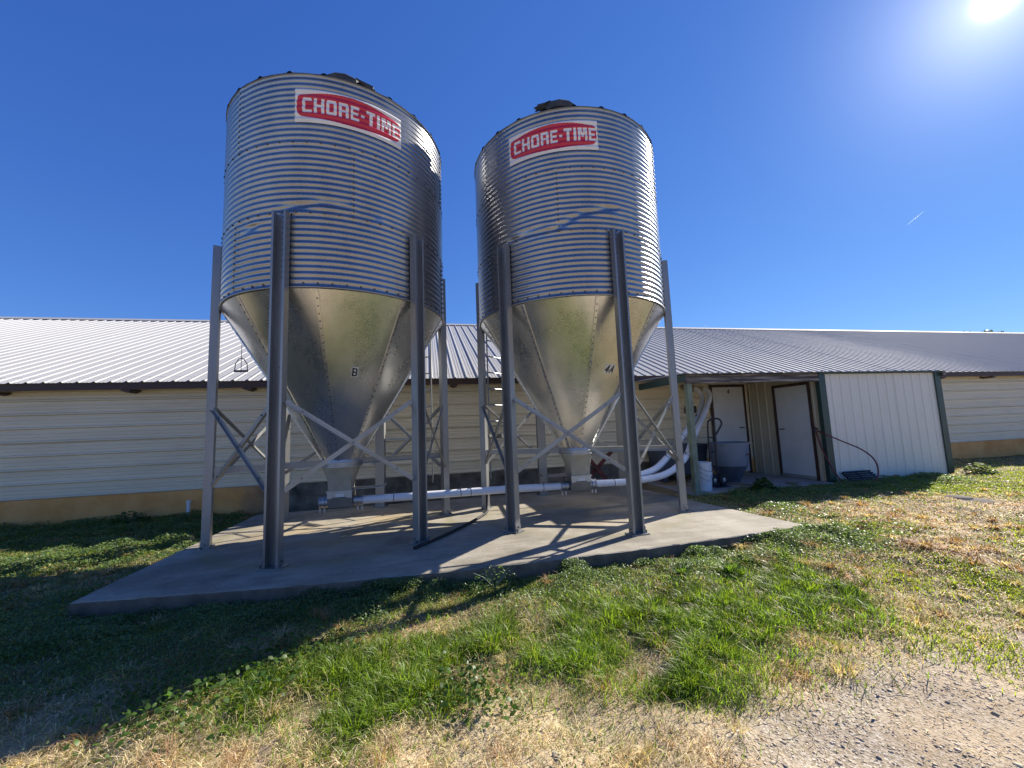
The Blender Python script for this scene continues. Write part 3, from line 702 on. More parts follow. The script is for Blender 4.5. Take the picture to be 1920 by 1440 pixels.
    # collar, plastic boot, cast auger boot
    b = MB(); b.lathe([(0.225, 0.915), (0.245, 0.912), (0.250, 0.885), (0.262, 0.882), (0.262, 0.868), (0.246, 0.864), (0.246, 0.842), (0.262, 0.838), (0.262, 0.822), (0.235, 0.818)], 48, O); b.build('collar', M['boot_metal'], root, 'auto')
    n_ = 32; vs = []; fs_ = []
    for lv in range(7):
        t = lv / 6; z = 0.82 - t * 0.305
        for j in range(n_):
            a_ = 2 * pi * j / n_; rc = 0.240 - 0.03 * t; ca, sa = cos(a_), sin(a_); mx_ = max(abs(ca), abs(sa)); sq = 0.138 / mx_
            r_ = rc * (1 - t) + sq * t
            vs.append((O.x + r_ * ca, O.y + r_ * sa, z))
    fs_ = [(i * n_ + (j + 1) % n_, i * n_ + j, (i + 1) * n_ + j, (i + 1) * n_ + (j + 1) % n_) for i in range(6) for j in range(n_)]
    b = MB(); b.add(vs, fs_); b.build('transition_boot', M['plastic_boot'], root, 'auto')
    b = MB(); zt = 0.36
    b.box(O.x - 0.16, O.x + 0.16, O.y - 0.16, O.y + 0.16, 0.497, 0.515)
    b.extrude([(-0.14, 0.496), (0.14, 0.496), (0.14, 0.42), (0.085, 0.295), (-0.085, 0.295), (-0.14, 0.42)], O - Vector((0.15, 0, 0)), O + Vector((0.15, 0, 0)), (0, 1, 0), (0, 0, 1))
    ends = (0.165, 0.30) if letters == 'B' else (0.27, 0.27)
    for sg in (-1, 1):
        b.tube([O + Vector((0.16 * sg, 0, zt)), O + Vector((0.27 * sg, 0, zt))], 0.068, 20)
        for q_ in (0.20, 0.255): b.tube([O + Vector((q_ * sg, 0, zt)), O + Vector(((q_ + 0.012) * sg, 0, zt))], 0.082, 20); b.obox(O + Vector(((q_ + 0.006) * sg, -0.02, zt - 0.09)), (0.01, 0, 0), (0, 0.012, 0), (0, 0, 0.035))
    bt = b.build('auger_boot', M['boot_metal'], root)
    b = MB(); b.box(O.x - 0.05, O.x + 0.055, O.y - 0.144, O.y - 0.141, 0.435, 0.478); b.build('label_plate', M['white'], bt)
    b = MB(); b.box(O.x - 0.085, O.x + 0.085, O.y - 0.147, O.y - 0.141, 0.424, 0.433); b.build('gate_slot', M['black'], bt)
    b = MB(); sg = 1 if letters == 'B' else -1
    xa, xb = sorted((O.x + 0.1 * sg, O.x + 0.56 * sg)); b.box(xa, xb, O.y - 0.10, O.y + 0.14, 0.5165, 0.523); b.box(xa + (0.44 if sg > 0 else 0), xb - (0 if sg > 0 else 0.44), O.y - 0.10, O.y + 0.14, 0.5235, 0.545); b.build('slide_gate', M['steel'], root)
    # ladder on the outside of the wall
    lr, hw = R + 0.135, 0.205; n_, t_ = rad(ladder_a), tan(ladder_a); base = O + n_ * lr
    b = MB()
    for sg in (-1, 1): b.extrude(thick([(0.025, 0), (0, 0), (0, 0.02)], 0.004), base + t_ * hw * sg + Vector((0, 0, 0.40)), base + t_ * hw * sg + Vector((0, 0, 5.2)), n_, t_ * sg)
    ldr = b.build('ladder', M['steel'], root)
    for kz in range(17):
        z = 0.52 + kz * 0.28; b = MB(); b.tube([base + t_ * (-hw) + Vector((0, 0, z)), base + t_ * hw + Vector((0, 0, z))], 0.011, 8); b.build('rung', M['steel'], ldr)
    for z in (1.12, 3.1, 4.6):
        b = MB()
        near = min(legs, key=lambda d: abs((d - ladder_a + 180) % 360 - 180))
        for sg in (-1, 1):
            if z > ZR: b.obox(base + t_ * hw * sg - n_ * 0.058 + Vector((0, 0, z)), n_ * 0.058, t_ * 0.003, (0, 0, 0.016))
        if z < ZR: b.extrude(thick([(-0.02, 0), (0.02, 0), (0.02, 0.03)], 0.004), base + t_ * hw + Vector((0, 0, z)), base - t_ * hw + Vector((0, 0, z)), (0, 0, 1), n_); b.extrude(thick([(-0.02, 0), (0.02, 0), (0.02, 0.03)], 0.004), base - t_ * 0.2 + Vector((0, 0, z)), pol(RL + 0.05, near, z), (0, 0, 1), n_)
        b.build('ladder_bracket', M['steel'], ldr)
    # badge: a thin sheet pressed over the corrugation
    nu, nv = 340, 116; a1 = sign_a + 48.6; zs0, zs1 = 4.672, 5.068
    tt = np.linspace(sign_a, a1, nu + 1); zz = np.linspace(zs0, zs1, nv + 1); T, ZZ = np.meshgrid(tt, zz)
    rr = shell_r(T % 360, ZZ, dents) + 0.0085
    V = np.stack([rr * np.cos(np.radians(T)), rr * np.sin(np.radians(T)), ZZ], -1).reshape(-1, 3)
    i_, j_ = np.meshgrid(np.arange(nu), np.arange(nv)); q_ = (j_ * (nu + 1) + i_).ravel()
    me = np_mesh('logo_badge', V, np.c_[q_, q_ + 1, q_ + nu + 2, q_ + nu + 1], M['white'], smooth=True); me.materials.append(M['red'])
    mk = logo_mask((i_ + 0.5) / nu, (j_ + 0.5) / nv); me.polygons.foreach_set('material_index', (mk == 1).astype(np.int32).ravel())
    tag(place('logo_badge', me, root), 'red and white badge reading CHORE-TIME')
    # stick-on letters on the hopper
    step = 0
    for ch, ang in (((('B', 290.4),)) if letters == 'B' else (('4', 281.7), ('A', 287.2))):
        z = 1.94; rr0 = RC + (R - 0.012 - RC) * (z - ZC) / (ZR - 0.012 - ZC)
        hh_ = (z - ZC) / (ZR - 0.012 - ZC); dm_ = radians((ang - cone_a) % 40 - 20); rr0 *= 1 + (cos(radians(20)) / cos(dm_) - 1) * 0.7 * (1 - hh_ ** 4)
        n_, t_ = rad(ang), tan(ang); sl = Vector((0, 0, ZR - 0.012 - ZC)) + n_ * (R - 0.012 - RC); sl.normalize(); nn = t_.cross(sl); nn = -nn if nn.dot(n_) < 0 else nn
        p_ = pol(rr0, ang, z) + nn * 0.006
        if ch == '4' or ch == 'A': t2 = (t_ + sl * 0.0).normalized(); u2 = (sl + t_ * 0.25).normalized()
        else: t2, u2 = t_, sl
        b = MB(); b.obox(p_ + u2 * 0.045, t2 * 0.038, u2 * 0.064, nn * 0.0015); pl = b.build('number_sticker', M['white'], root)
        b = MB(); letter(b, ch, p_ + t2 * (-0.028) - u2 * 0.005 + nn * 0.0016, t2, u2, nn, 0.056, 0.10, 0.001); b.build('letter_mark', M['black'], pl)
    ob = bolts.build('bolts', M['bolt'], root); ob['kind'] = 'stuff'
    return root, O

DA = [([(254, 3.672), (263, 3.70), (271.5, 3.752), (283, 3.742)], 0.030, 0.016), ([(236, 3.475), (242, 3.51)], 0.03, 0.014), ([(296, 3.70), (300, 3.66)], 0.02, 0.006)]
DB = [([(219, 3.665), (236, 3.655), (246, 3.665), (253, 3.76), (259, 3.835), (277, 3.925)], 0.032, 0.017), ([(226, 3.70), (238, 3.72)], 0.03, 0.010)]
binA, OA = feed_bin((-1.1496, 5.765), 196.33, (228.9, 285.5, 229.4), DA, 260.2, 270, (0, 3), 46.5, 'tall galvanized feed bin on the left, marked B on its hopper', 'B')
binB, OB = feed_bin((2.1533, 5.692), 215.35, (204.0, 246.7, 200.0), DB, 220.8, 264, (5, 2), 130.5, 'tall galvanized feed bin on the right, marked 4A on its hopper', '4A')
# lid pull cord with its triangular handle, hanging at the left of bin B
b = MB(); hx, hy = -2.42, 5.82
b.tube([(hx, hy, 2.80), (hx, hy, 2.10)], 0.004, 6); cord = b.build('pull_cord', M['wire'], binA)
b = MB(); b.tube([(hx - 0.075, hy, 2.13), (hx - 0.07, hy, 2.22), (hx - 0.03, hy, 2.285), (hx, hy, 2.30), (hx + 0.03, hy, 2.285), (hx + 0.07, hy, 2.22), (hx + 0.075, hy, 2.13)], 0.006, 6); b.tube([(hx - 0.082, hy, 2.125), (hx + 0.082, hy, 2.125)], 0.014, 8); b.build('pull_handle', M['wire'], cord)

# ------------------------------------------------------------------ auger tubes
def auger(name, pts, label, mats, n=10, clamps=()):
    P = spline(pts, n) if len(pts) > 2 else [Vector(p) for p in pts]
    root = empty(name, tuple(P[0])); tag(root, label, 'pipe')
    k = int(len(P) * 0.80) if mats == 2 else len(P) - 1
    b = MB(); b.tube(P[:k + 1], 0.053, 18); b.build('tube', M['pvc'], root, 'auto')
    if mats == 2:
        b = MB(); b.tube(P[k:], 0.0545, 18); e = b.build('elbow', M['pvc_dirty'], root, 'auto'); tag(e, 'dusty brown elbow bending into the wall')
    for f_ in clamps:
        i_ = min(len(P) - 2, int(f_ * (len(P) - 1))); d = (P[i_ + 1] - P[i_]).normalized(); c_ = P[i_].lerp(P[i_ + 1], (f_ * (len(P) - 1)) % 1)
        b = MB(); b.tube([c_ - d * 0.004, c_ + d * 0.004], 0.056, 18); b.obox(c_ + Vector((0, 0, 0.07)), (0.006, 0, 0), (0, 0.012, 0), (0, 0, 0.012)); b.build('clamp', M['wire'], root)
    return root
auger('auger_tube', [OA + Vector((0.272, 0, 0.36)), (0.2, 5.735, 0.363), (1.0, 5.717, 0.368), OB + Vector((-0.272, 0, 0.36))], 'straight white auger tube running between the two bins', 1, 10, (0.12, 0.42, 0.48, 0.9))
auger('auger_tube', [OB + Vector((0.272, 0, 0.36)), (3.116, 5.78, 0.345), (3.818, 6.0, 0.391), (4.431, 6.35, 0.594), (4.916, 6.75, 0.921), (5.47, 7.15, 1.32), (5.935, 7.5, 1.719), (6.00, 7.68, 1.90), (5.90, 7.88, 1.945), (5.87, 8.13, 1.96)], 'white auger tube curving up from the right bin to the wall, nearer of two', 2, 10, (0.05, 0.12, 0.3, 0.34, 0.45))
auger('auger_tube', [(3.17, 5.96, 0.385), (3.30, 5.985, 0.395), (3.723, 6.15, 0.468), (4.242, 6.5, 0.669), (4.847, 6.9, 1.003), (5.444, 7.3, 1.304), (5.85, 7.62, 1.70), (5.86, 7.80, 1.93), (5.75, 7.95, 1.99), (5.72, 8.13, 2.0)], 'white auger tube curving up to the wall, farther of two', 2, 10, (0.3, 0.42, 0.55))

# ------------------------------------------------------------------ things by the porch and the wall
def bucket(loc, label, r0=0.125, r1=0.148, h=0.36, bail=False):
    rt = empty('bucket', loc); tag(rt, label, 'bucket', 'white buckets nested by the porch post'); o = Vector(loc)
    b = MB(); b.lathe([(0.0, 0.0), (r0, 0.0), (r0 + 0.002, 0.01), (r0 + (r1 - r0) * 0.72, h * 0.74), (r1 + 0.006, h * 0.745), (r1 + 0.006, h * 0.77), (r1 - 0.003, h * 0.775), (r1 - 0.001, h * 0.84), (r1 + 0.007, h * 0.845), (r1 + 0.007, h * 0.865), (r1, h * 0.87), (r1 + 0.001, h * 0.95), (r1 + 0.008, h * 0.955), (r1 + 0.008, h), (r1 - 0.004, h), (r1 - 0.008, h * 0.9), (r0 - 0.004, 0.012), (0, 0.012)], 36, o); b.build('body', M['bucket'], rt, 'auto')
    b = MB(); b.tube(spline([o + Vector((-r1 - 0.006, 0, h * 0.9)), o + Vector((-0.09, -r1 - 0.02, h * 0.66)), o + Vector((0.03, -r1 - 0.03, h * 0.58)), o + Vector((r1 * 0.8, -r1 * 0.8, h * 0.7)), o + Vector((r1 + 0.006, 0, h * 0.9))], 6), 0.003, 6); b.build('bail_handle', M['wire'], rt)
    return rt
for i, lb in enumerate(('lowest white bucket of the nested stack by the porch post', 'middle white bucket of the nested stack by the porch post', 'topmost white bucket of the nested stack by the porch post')):
    bucket((4.87, 6.50, -0.05 + i * 0.085), lb)

ht = empty('hand_truck', (5.36, 6.80, -0.02)); tag(ht, 'black hand truck with looped handle standing beside the grey feed tub', 'hand truck')
b = MB(); y_ = 6.82
for sx in (-0.07, 0.07): b.tube(spline([(5.36 + sx, y_ + 0.02, 0.02), (5.36 + sx, y_, 0.6), (5.36 + sx, y_ - 0.02, 1.15), (5.39 + sx * 0.6, y_ - 0.03, 1.245)], 6), 0.017, 10)
for z in (0.3, 0.62, 0.9): b.tube([(5.29, y_, z), (5.43, y_, z)], 0.013, 8)
b.build('frame', M['hand_truck'], ht, 'auto')
b = MB(); b.tube(spline([(5.33, y_ - 0.03, 1.23), (5.42, y_ - 0.04, 1.262), (5.53, y_ - 0.05, 1.245), (5.575, y_ - 0.05, 1.16), (5.53, y_ - 0.03, 1.06), (5.43, y_ - 0.01, 0.92)], 8), 0.017, 10); b.build('handle', M['hand_truck'], ht, 'auto')
b = MB(); b.box(5.22, 5.52, y_ - 0.22, y_ + 0.02, -0.015, -0.007); b.build('toe_plate', M['hand_truck'], ht)
for xw in (5.27, 5.47):
    b = MB(); b.lathe([(0.04, -0.03), (0.10, -0.035), (0.118, -0.02), (0.118, 0.02), (0.10, 0.035), (0.04, 0.03)], 28)
    mw = b.mesh('wheel', M['rubber'], smooth='auto'); w_ = place('wheel', mw, ht, Vector((xw, y_ - 0.08, 0.098)) - world_off(ht)); w_.rotation_euler = (pi / 2, 0, 0.25)
    b = MB(); b.lathe([(0.0, 0.034), (0.02, 0.036), (0.03, 0.030), (0.041, 0.031), (0.041, -0.031), (0, -0.034)], 20); hb_ = place('hub', b.mesh('hub', M['boot_metal'], smooth='auto'), w_)

tub = empty('feed_tub', (5.95, 7.15, -0.02)); tag(tub, 'round blue-grey plastic feed tub with dark tapered base in front of the door', 'tub'); 
def frustum(mb, cx_, cy_, z0, w0, d0, z1, w1, d1, n=8, r=0.05):
    def ringp(w, d, z):
        out = []
        for (sx, sy, st) in ((1, 1, 0), (-1, 1, 90), (-1, -1, 180), (1, -1, 270)):
            for k_ in range(4):
                a_ = radians(st + k_ * 30); out.append((cx_ + sx * (w / 2 - r) + r * cos(a_), cy_ + sy * (d / 2 - r) + r * sin(a_), z))
        return out
    A_, B_ = ringp(w0, d0, z0), ringp(w1, d1, z1); k_ = len(A_)
    mb.add(A_ + B_, [(i, (i + 1) % k_, (i + 1) % k_ + k_, i + k_) for i in range(k_)])
b = MB(); b.lathe([(0.33, 0.31), (0.345, 0.33), (0.375, 0.735), (0.395, 0.74), (0.395, 0.768), (0.368, 0.768), (0.335, 0.36), (0.0, 0.33)], 48, (5.96, 7.12, 0)); b.build('body', M['tub'], tub, 'auto')
b = MB(); b.lathe([(0.15, 0.02), (0.17, 0.02), (0.325, 0.311), (0.30, 0.311)], 40, (5.96, 7.12, 0)); b.build('tapered_base', M['tub_dark'], tub, 'auto')
b = MB(); b.obox((6.11, 6.785, 0.535), (0.06, 0.027, 0), (0.002, -0.004, 0), (0, 0, 0.012)); b.build('label_strip', M['hose'], tub)
b = MB(); b.box(5.84, 6.08, 7.0, 7.24, -0.02, 0.02); b.build('foot', M['tub_dark'], tub)
trg = empty('trough', (5.2, 7.72, -0.02)); tag(trg, 'dark grey plastic trough against the wall behind the white tubes', 'trough')
b = MB(); frustum(b, 5.2, 7.72, 0.12, 1.05, 0.38, 0.70, 1.2, 0.48); frustum(b, 5.2, 7.72, 0.70, 1.26, 0.54, 0.735, 1.26, 0.54); frustum(b, 5.2, 7.72, 0.735, 1.26, 0.54, 0.7351, 1.16, 0.44); frustum(b, 5.2, 7.72, 0.735, 1.16, 0.44, 0.2, 1.0, 0.34); b.build('body', M['tub_dark'], trg, 'auto')
b = MB()
for sx in (-0.4, 0.4): b.box(5.2 + sx - 0.04, 5.2 + sx + 0.04, 7.58, 7.86, -0.03, 0.119)
b.build('base', M['tub_dark'], trg)

rf_ = empty('rusty_frame', (3.5, 7.75, -0.05)); tag(rf_, 'red-brown crossed steel frame leaning by the wall behind the right bin', 'metal frame')
for (p0, p1) in (((3.05, 7.72, 0.72), (3.62, 7.66, -0.04)), ((3.75, 7.70, 0.74), (3.12, 7.76, 0.10))):
    d = (Vector(p1) - Vector(p0)).normalized(); b = MB(); b.extrude([(-0.035, -0.02), (0.035, -0.02), (0.035, 0.02), (-0.035, 0.02)], p0, p1, d.cross(Vector((0, 1, 0))).normalized(), (0, 1, 0)); b.build('bar', M['rust'], rf_)

gr = empty('floor_grate', (7.96, 6.12, -0.08)); tag(gr, 'black metal bar grate leaning against the pale shed front', 'grate')
o = Vector((7.70, 6.03, -0.05)); ux = Vector((0.62, -0.02, 0.0)); uy = Vector((-0.03, 0.20, 0.20))
for i in range(7):
    t = i / 6; p0 = o + uy * t + Vector((0.03 * (1 - t), 0, 0)); b = MB(); d = ux.normalized(); nv_ = d.cross(uy.normalized()); b.extrude([(-0.011, -0.014), (0.011, -0.014), (0.011, 0.014), (-0.011, 0.014)], p0, p0 + ux, uy.normalized(), nv_); b.build('bar', M['grate'], gr)
for t in (0.0, 0.5, 1.0):
    p0 = o + ux * t; b = MB(); nv_ = ux.normalized().cross(uy.normalized()); b.extrude([(-0.012, -0.03), (0.012, -0.03), (0.012, -0.0142), (-0.012, -0.0142)], p0 - uy * 0.02, p0 + uy * 1.03, ux.normalized(), nv_); b.build('cross_bar', M['grate'], gr)

hs_ = empty('garden_hose', (7.36, 6.43, 0.0)); tag(hs_, 'dull red hose drooping from the tap by the shed door to the grass', 'hose')
b = MB(); b.tube(spline([(7.385, 6.40, 0.95), (7.40, 6.22, 0.87), (7.62, 6.12, 0.74), (7.90, 6.05, 0.60), (8.07, 5.98, 0.44), (8.10, 5.93, 0.28), (8.02, 5.88, 0.12), (7.86, 5.84, -0.01), (7.76, 5.80, -0.035)], 10), 0.013, 8); b.build('front_length', M['hose'], hs_, 'auto')
b = MB(); b.tube(spline([(7.375, 6.42, 0.95), (7.37, 6.38, 0.78), (7.37, 6.30, 0.52), (7.40, 6.21, 0.28), (7.46, 6.15, 0.08), (7.54, 6.10, -0.03)], 8), 0.013, 8); b.build('drop_length', M['hose'], hs_, 'auto')
tp = empty('water_tap', (7.42, 6.44, 0.97)); tag(tp, 'small water tap on the shed side by the corner trim', 'tap')
b = MB(); b.tube([(7.446, 6.44, 0.985), (7.35, 6.44, 0.985)], 0.014, 8); b.tube([(7.36, 6.44, 0.985), (7.36, 6.41, 0.93)], 0.013, 8); b.build('spout', M['wire'], tp)
b = MB(); b.tube([(7.385, 6.44, 0.985), (7.385, 6.44, 1.025)], 0.007, 6); b.lathe([(0.0, 0), (0.032, 0), (0.032, 0.008), (0, 0.008)], 10, (7.385, 6.44, 1.022)); b.build('handle_wheel', M['rust'], tp)

st = empty('pipe_stub', (-4.06, 8.0, -0.1)); tag(st, 'short white plastic pipe standing by the orange foundation', 'pipe')
b = MB(); b.lathe([(0.028, -0.2), (0.028, 0.16), (0.035, 0.16), (0.035, 0.205), (0.026, 0.205), (0.026, 0.1)], 16, (-4.06, 8.0, 0)); b.build('tube', M['pvc'], st, 'auto')
ch_ = empty('black_conduit', (0.5, 5.4, 0.02)); tag(ch_, 'black flexible conduit lying across the pad between the bins', 'conduit')
b = MB(); b.tube(spline([(-0.17, 4.50, 0.02), (0.10, 4.83, 0.019), (0.45, 5.32, 0.019), (0.66, 5.66, 0.019), (0.80, 5.93, 0.02), (0.84, 6.10, 0.03), (0.85, 6.18, 0.10), (0.86, 6.20, 0.30)], 8), 0.018, 10); b.build('conduit', M['rubber'], ch_, 'auto')
cv = empty('access_cover', (7.55, 4.55, -0.04)); tag(cv, 'flat grey concrete access cover sunk in the grass at right', 'cover')
zc = float(gz(7.6, 4.5)); b = MB(); b.lathe([(0.0, 0.012), (0.24, 0.012), (0.27, 0.002), (0.27, -0.08)], 18, (7.55, 4.42, zc)); b.build('ring', M['matte'], cv, 'auto')
b = MB(); b.lathe([(0.0, 0.035), (0.12, 0.034), (0.14, 0.026), (0.14, 0.013)], 18, (7.57, 4.50, zc)); b.build('lid', M['matte'], cv, 'auto')

# ------------------------------------------------------------------ trees beyond the roof
def leaf_cloud(n, centers, rad_, size, col, rng, jit=0.3):
    c = centers[rng.integers(0, len(centers), n)]; d = rng.normal(size=(n, 3)); d /= np.linalg.norm(d, axis=1)[:, None]
    P = c + d * (rng.random((n, 1)) ** 0.5) * rad_
    a = rng.normal(size=(n, 3)); a /= np.linalg.norm(a, axis=1)[:, None]; b_ = np.cross(a, rng.normal(size=(n, 3))); b_ /= np.linalg.norm(b_, axis=1)[:, None]
    s_ = size * (0.6 + 0.8 * rng.random((n, 1)))
    V = np.stack([P - a * s_, P + b_ * s_ * 0.5, P + a * s_, P - b_ * s_ * 0.5], 1).reshape(-1, 3)
    F = np.arange(n * 4).reshape(n, 4)
    t = np.array(col) * (1 - jit + 2 * jit * rng.random((n, 1))); return V, F, np.repeat(t, 4, 0)
for (tx, ty, h, lb) in ((82.6, 45.0, 13.5, 'dark tree top peeking over the roof, leftmost of three'), (89.2, 45.0, 14.0, 'wide dark tree top peeking over the roof at far right'), (94.6, 45.0, 13.7, 'tree top peeking over the roof at the right edge')):
    rt = empty('tree', (tx, ty, -0.2)); tag(rt, lb, 'tree', 'trees beyond the roof')
    b = MB(); b.tube([(tx, ty, -0.3), (tx + 0.1, ty, h * 0.35), (tx - 0.1, ty, h * 0.7), (tx, ty, h * 0.9)], [0.28, 0.22, 0.12, 0.04], 8)
    for k_ in range(6):
        a_ = k_ * 1.1; b.tube([(tx, ty, h * (0.35 + 0.07 * k_)), (tx + 2.2 * cos(a_), ty + 2.2 * sin(a_), h * (0.55 + 0.06 * k_))], [0.09, 0.02], 6)
    b.build('trunk', M['brown'], rt)
    rg_ = np.random.default_rng(int(tx)); cs = np.array([[2.3 * rg_.normal() * 0.6, 2.3 * rg_.normal() * 0.6, h * (0.5 + 0.42 * rg_.random())] for _ in range(16)])
    V, F, T_ = leaf_cloud(5000, cs, 1.0, 0.16, (0.05, 0.065, 0.03), rg_); place('crown', np_mesh('crown', V, F, M['leaf'], T_), rt, (0, 0, 0.2))

# vapour trails, very far off
mt = bpy.data.materials.new('ice_vapour'); mt.use_nodes = True; mt.node_tree.nodes.remove(mt.node_tree.nodes['Principled BSDF'])
pv = mt.node_tree.nodes.new('ShaderNodeVolumePrincipled'); pv.inputs['Color'].default_value = (1, 1, 1, 1); pv.inputs['Density'].default_value = 0.025; pv.inputs['Anisotropy'].default_value = 0.5
mt.node_tree.links.new(pv.outputs[0], mt.node_tree.nodes['Material Output'].inputs['Volume']); M['vapour'] = mt
def trail(p0, p1, r, lb):
    b = MB(); P = [Vector(p0).lerp(Vector(p1), t) for t in (0, 0.2, 0.5, 0.8, 1)]; b.tube(P, [r * 0.5, r, r, r * 0.7, r * 0.15], 8)
    c_ = Vector(p0); o_ = b.build('vapour_trail', M['vapour']); tag(o_, lb, 'vapour trail')
trail((6280, 3845, 2460), (6290, 3640, 2560), 4.0, 'short slanting vapour trail in the sky above the shed')
trail((4660, 5850, 1600), (4700, 5840, 1560), 4.0, 'tiny vapour trail low in the sky above the roof')

# ------------------------------------------------------------------ vegetation and gravel
LUSH = [(-0.63, 2.62, 0.34, 0.2), (-0.25, 2.56, 0.28, 0.24), (-0.3, 2.26, 0.22, 0.16), (0.13, 2.74, 0.28, 0.22), (0.41, 2.73, 0.24, 0.23), (0.79, 2.56, 0.3, 0.25), (1.09, 2.75, 0.25, 0.26), (1.59, 2.46, 0.23, 0.32), (2.02, 2.64, 0.29, 0.35), (2.61, 2.83, 0.32, 0.4), (3.03, 2.93, 0.25, 0.4), (-0.82, 2.53, 0.18, 0.16), (1.52, 2.12, 0.17, 0.16), (1.24, 2.1, 0.14, 0.12), (-0.03, 2.36, 0.17, 0.18), (1.48, 2.8, 0.23, 0.25)]
CLOV = [(-0.37, 3.44, 0.34, 0.22), (0.1, 3.65, 0.33, 0.2), (0.53, 3.68, 0.39, 0.2), (1.03, 3.52, 0.37, 0.27), (1.51, 3.55, 0.39, 0.27), (2.3, 3.6, 0.41, 0.33), (2.89, 3.65, 0.41, 0.33), (3.5, 3.8, 0.32, 0.3), (4.3, 3.85, 0.33, 0.5), (4.75, 5.1, 0.49, 0.54), (4.74, 4.57, 0.26, 0.46), (-3.7, 5.94, 0.66, 0.65), (-3.47, 6.45, 0.65, 0.68), (-4.28, 5.93, 0.58, 0.59), (-4.78, 5.9, 0.43, 0.53), (-3.42, 7.9, 0.54, 0.6), (-4.3, 7.69, 0.6, 0.76), (-5.27, 7.54, 0.96, 0.75), (-6.6, 7.3, 0.9, 0.8), (-1.56, 3.45, 0.61, 0.41), (-2.24, 3.49, 0.6, 0.44), (-1.06, 3.56, 0.52, 0.27), (5.3, 6.0, 0.6, 0.5), (6.23, 5.85, 0.64, 0.5), (7.7, 5.9, 0.66, 0.5), (9.0, 5.9, 0.8, 0.4), (-3.1, 4.1, 0.5, 0.5), (-2.6, 3.1, 0.6, 0.4)]
BROAD = [(-1.41, 2.6, 0.18, 0.17), (-1.23, 2.64, 0.18, 0.23), (-1.06, 2.74, 0.19, 0.22), (-0.82, 2.89, 0.21, 0.17), (0.16, 2.3, 0.14, 0.13), (0.23, 2.16, 0.11, 0.1), (-1.25, 2.44, 0.14, 0.1)]
LIME = [(3.26, 1.95, 0.26, 0.3), (4.35, 2.4, 0.22, 0.37), (4.05, 2.39, 0.22, 0.27), (8.71, 5.29, 1.01, 0.8), (10.01, 5.31, 0.8, 0.8), (5.0, 3.78, 0.33, 0.27), (1.53, 1.93, 0.16, 0.08), (2.36, 2.11, 0.18, 0.13), (1.49, 2.08, 0.17, 0.1), (3.93, 2.76, 0.21, 0.23), (2.36, 1.99, 0.17, 0.1), (12, 5.5, 1.5, 0.8), (6.3, 3.0, 0.5, 0.4)]
STRAW = [(-1.66, 2.32, 0.5, 0.21), (-1.06, 2.16, 0.36, 0.11), (-0.6, 2.04, 0.28, 0.1), (-2.4, 2.7, 0.3, 0.2), (-0.03, 1.89, 0.23, 0.09), (0.2, 1.89, 0.21, 0.07), (-0.16, 2.11, 0.15, 0.05), (1.06, 1.66, 0.16, 0.09), (0.82, 1.73, 0.13, 0.07), (0.45, 1.95, 0.15, 0.08), (-2.3, 2.4, 0.4, 0.3)]
BROWN = [(5.26, 4.22, 0.71, 0.65), (5.81, 3.74, 0.65, 0.62), (7.46, 4.0, 0.47, 0.65), (2.29, 2.26, 0.26, 0.19), (3.21, 2.45, 0.36, 0.28), (3.45, 2.92, 0.34, 0.29), (1.9, 2.07, 0.17, 0.12), (1.36, 2.28, 0.09, 0.14), (4.95, 3.0, 0.4, 0.38), (-0.22, 3.1, 0.23, 0.12), (1.05, 2.15, 0.11, 0.09), (-1.05, 3.02, 0.22, 0.15), (-3.59, 5.18, 0.37, 0.3)]
def field(x, y, blobs, k=1.0):
    w = np.zeros(len(x))
    for (bx, by, rx, ry) in blobs:
        w = np.maximum(w, np.exp(-(((x - bx) / rx) ** 2 + ((y - by) / ry) ** 2) * k))
    return w
PA = np.array(PAD)
def in_poly(x, y, P):
    ins = np.zeros(len(x), bool); k_ = len(P)
    for i in range(k_):
        (x0, y0), (x1, y1) = P[i], P[(i + 1) % k_]
        c_ = ((y0 > y) != (y1 > y)) & (x < (x1 - x0) * (y - y0) / (y1 - y0 + 1e-12) + x0); ins ^= c_
    return ins
def free(x, y):
    ok = (y < W - 0.05) & ~in_poly(x, y, PA)
    ok &= ~((x > 4.38) & (x < SX0) & (y > 6.14)) & ~((x > SX0 - 0.04) & (x < SX1 + 0.04) & (y > SY - 0.04))
    ok &= ~(((x - 7.55) ** 2 + (y - 4.42) ** 2) < 0.32 ** 2)
    return ok
def sample(n, x0, x1, y0, y1):
    x = RNG.uniform(x0, x1, n); y = RNG.uniform(y0, y1, n); k_ = free(x, y); return x[k_], y[k_]
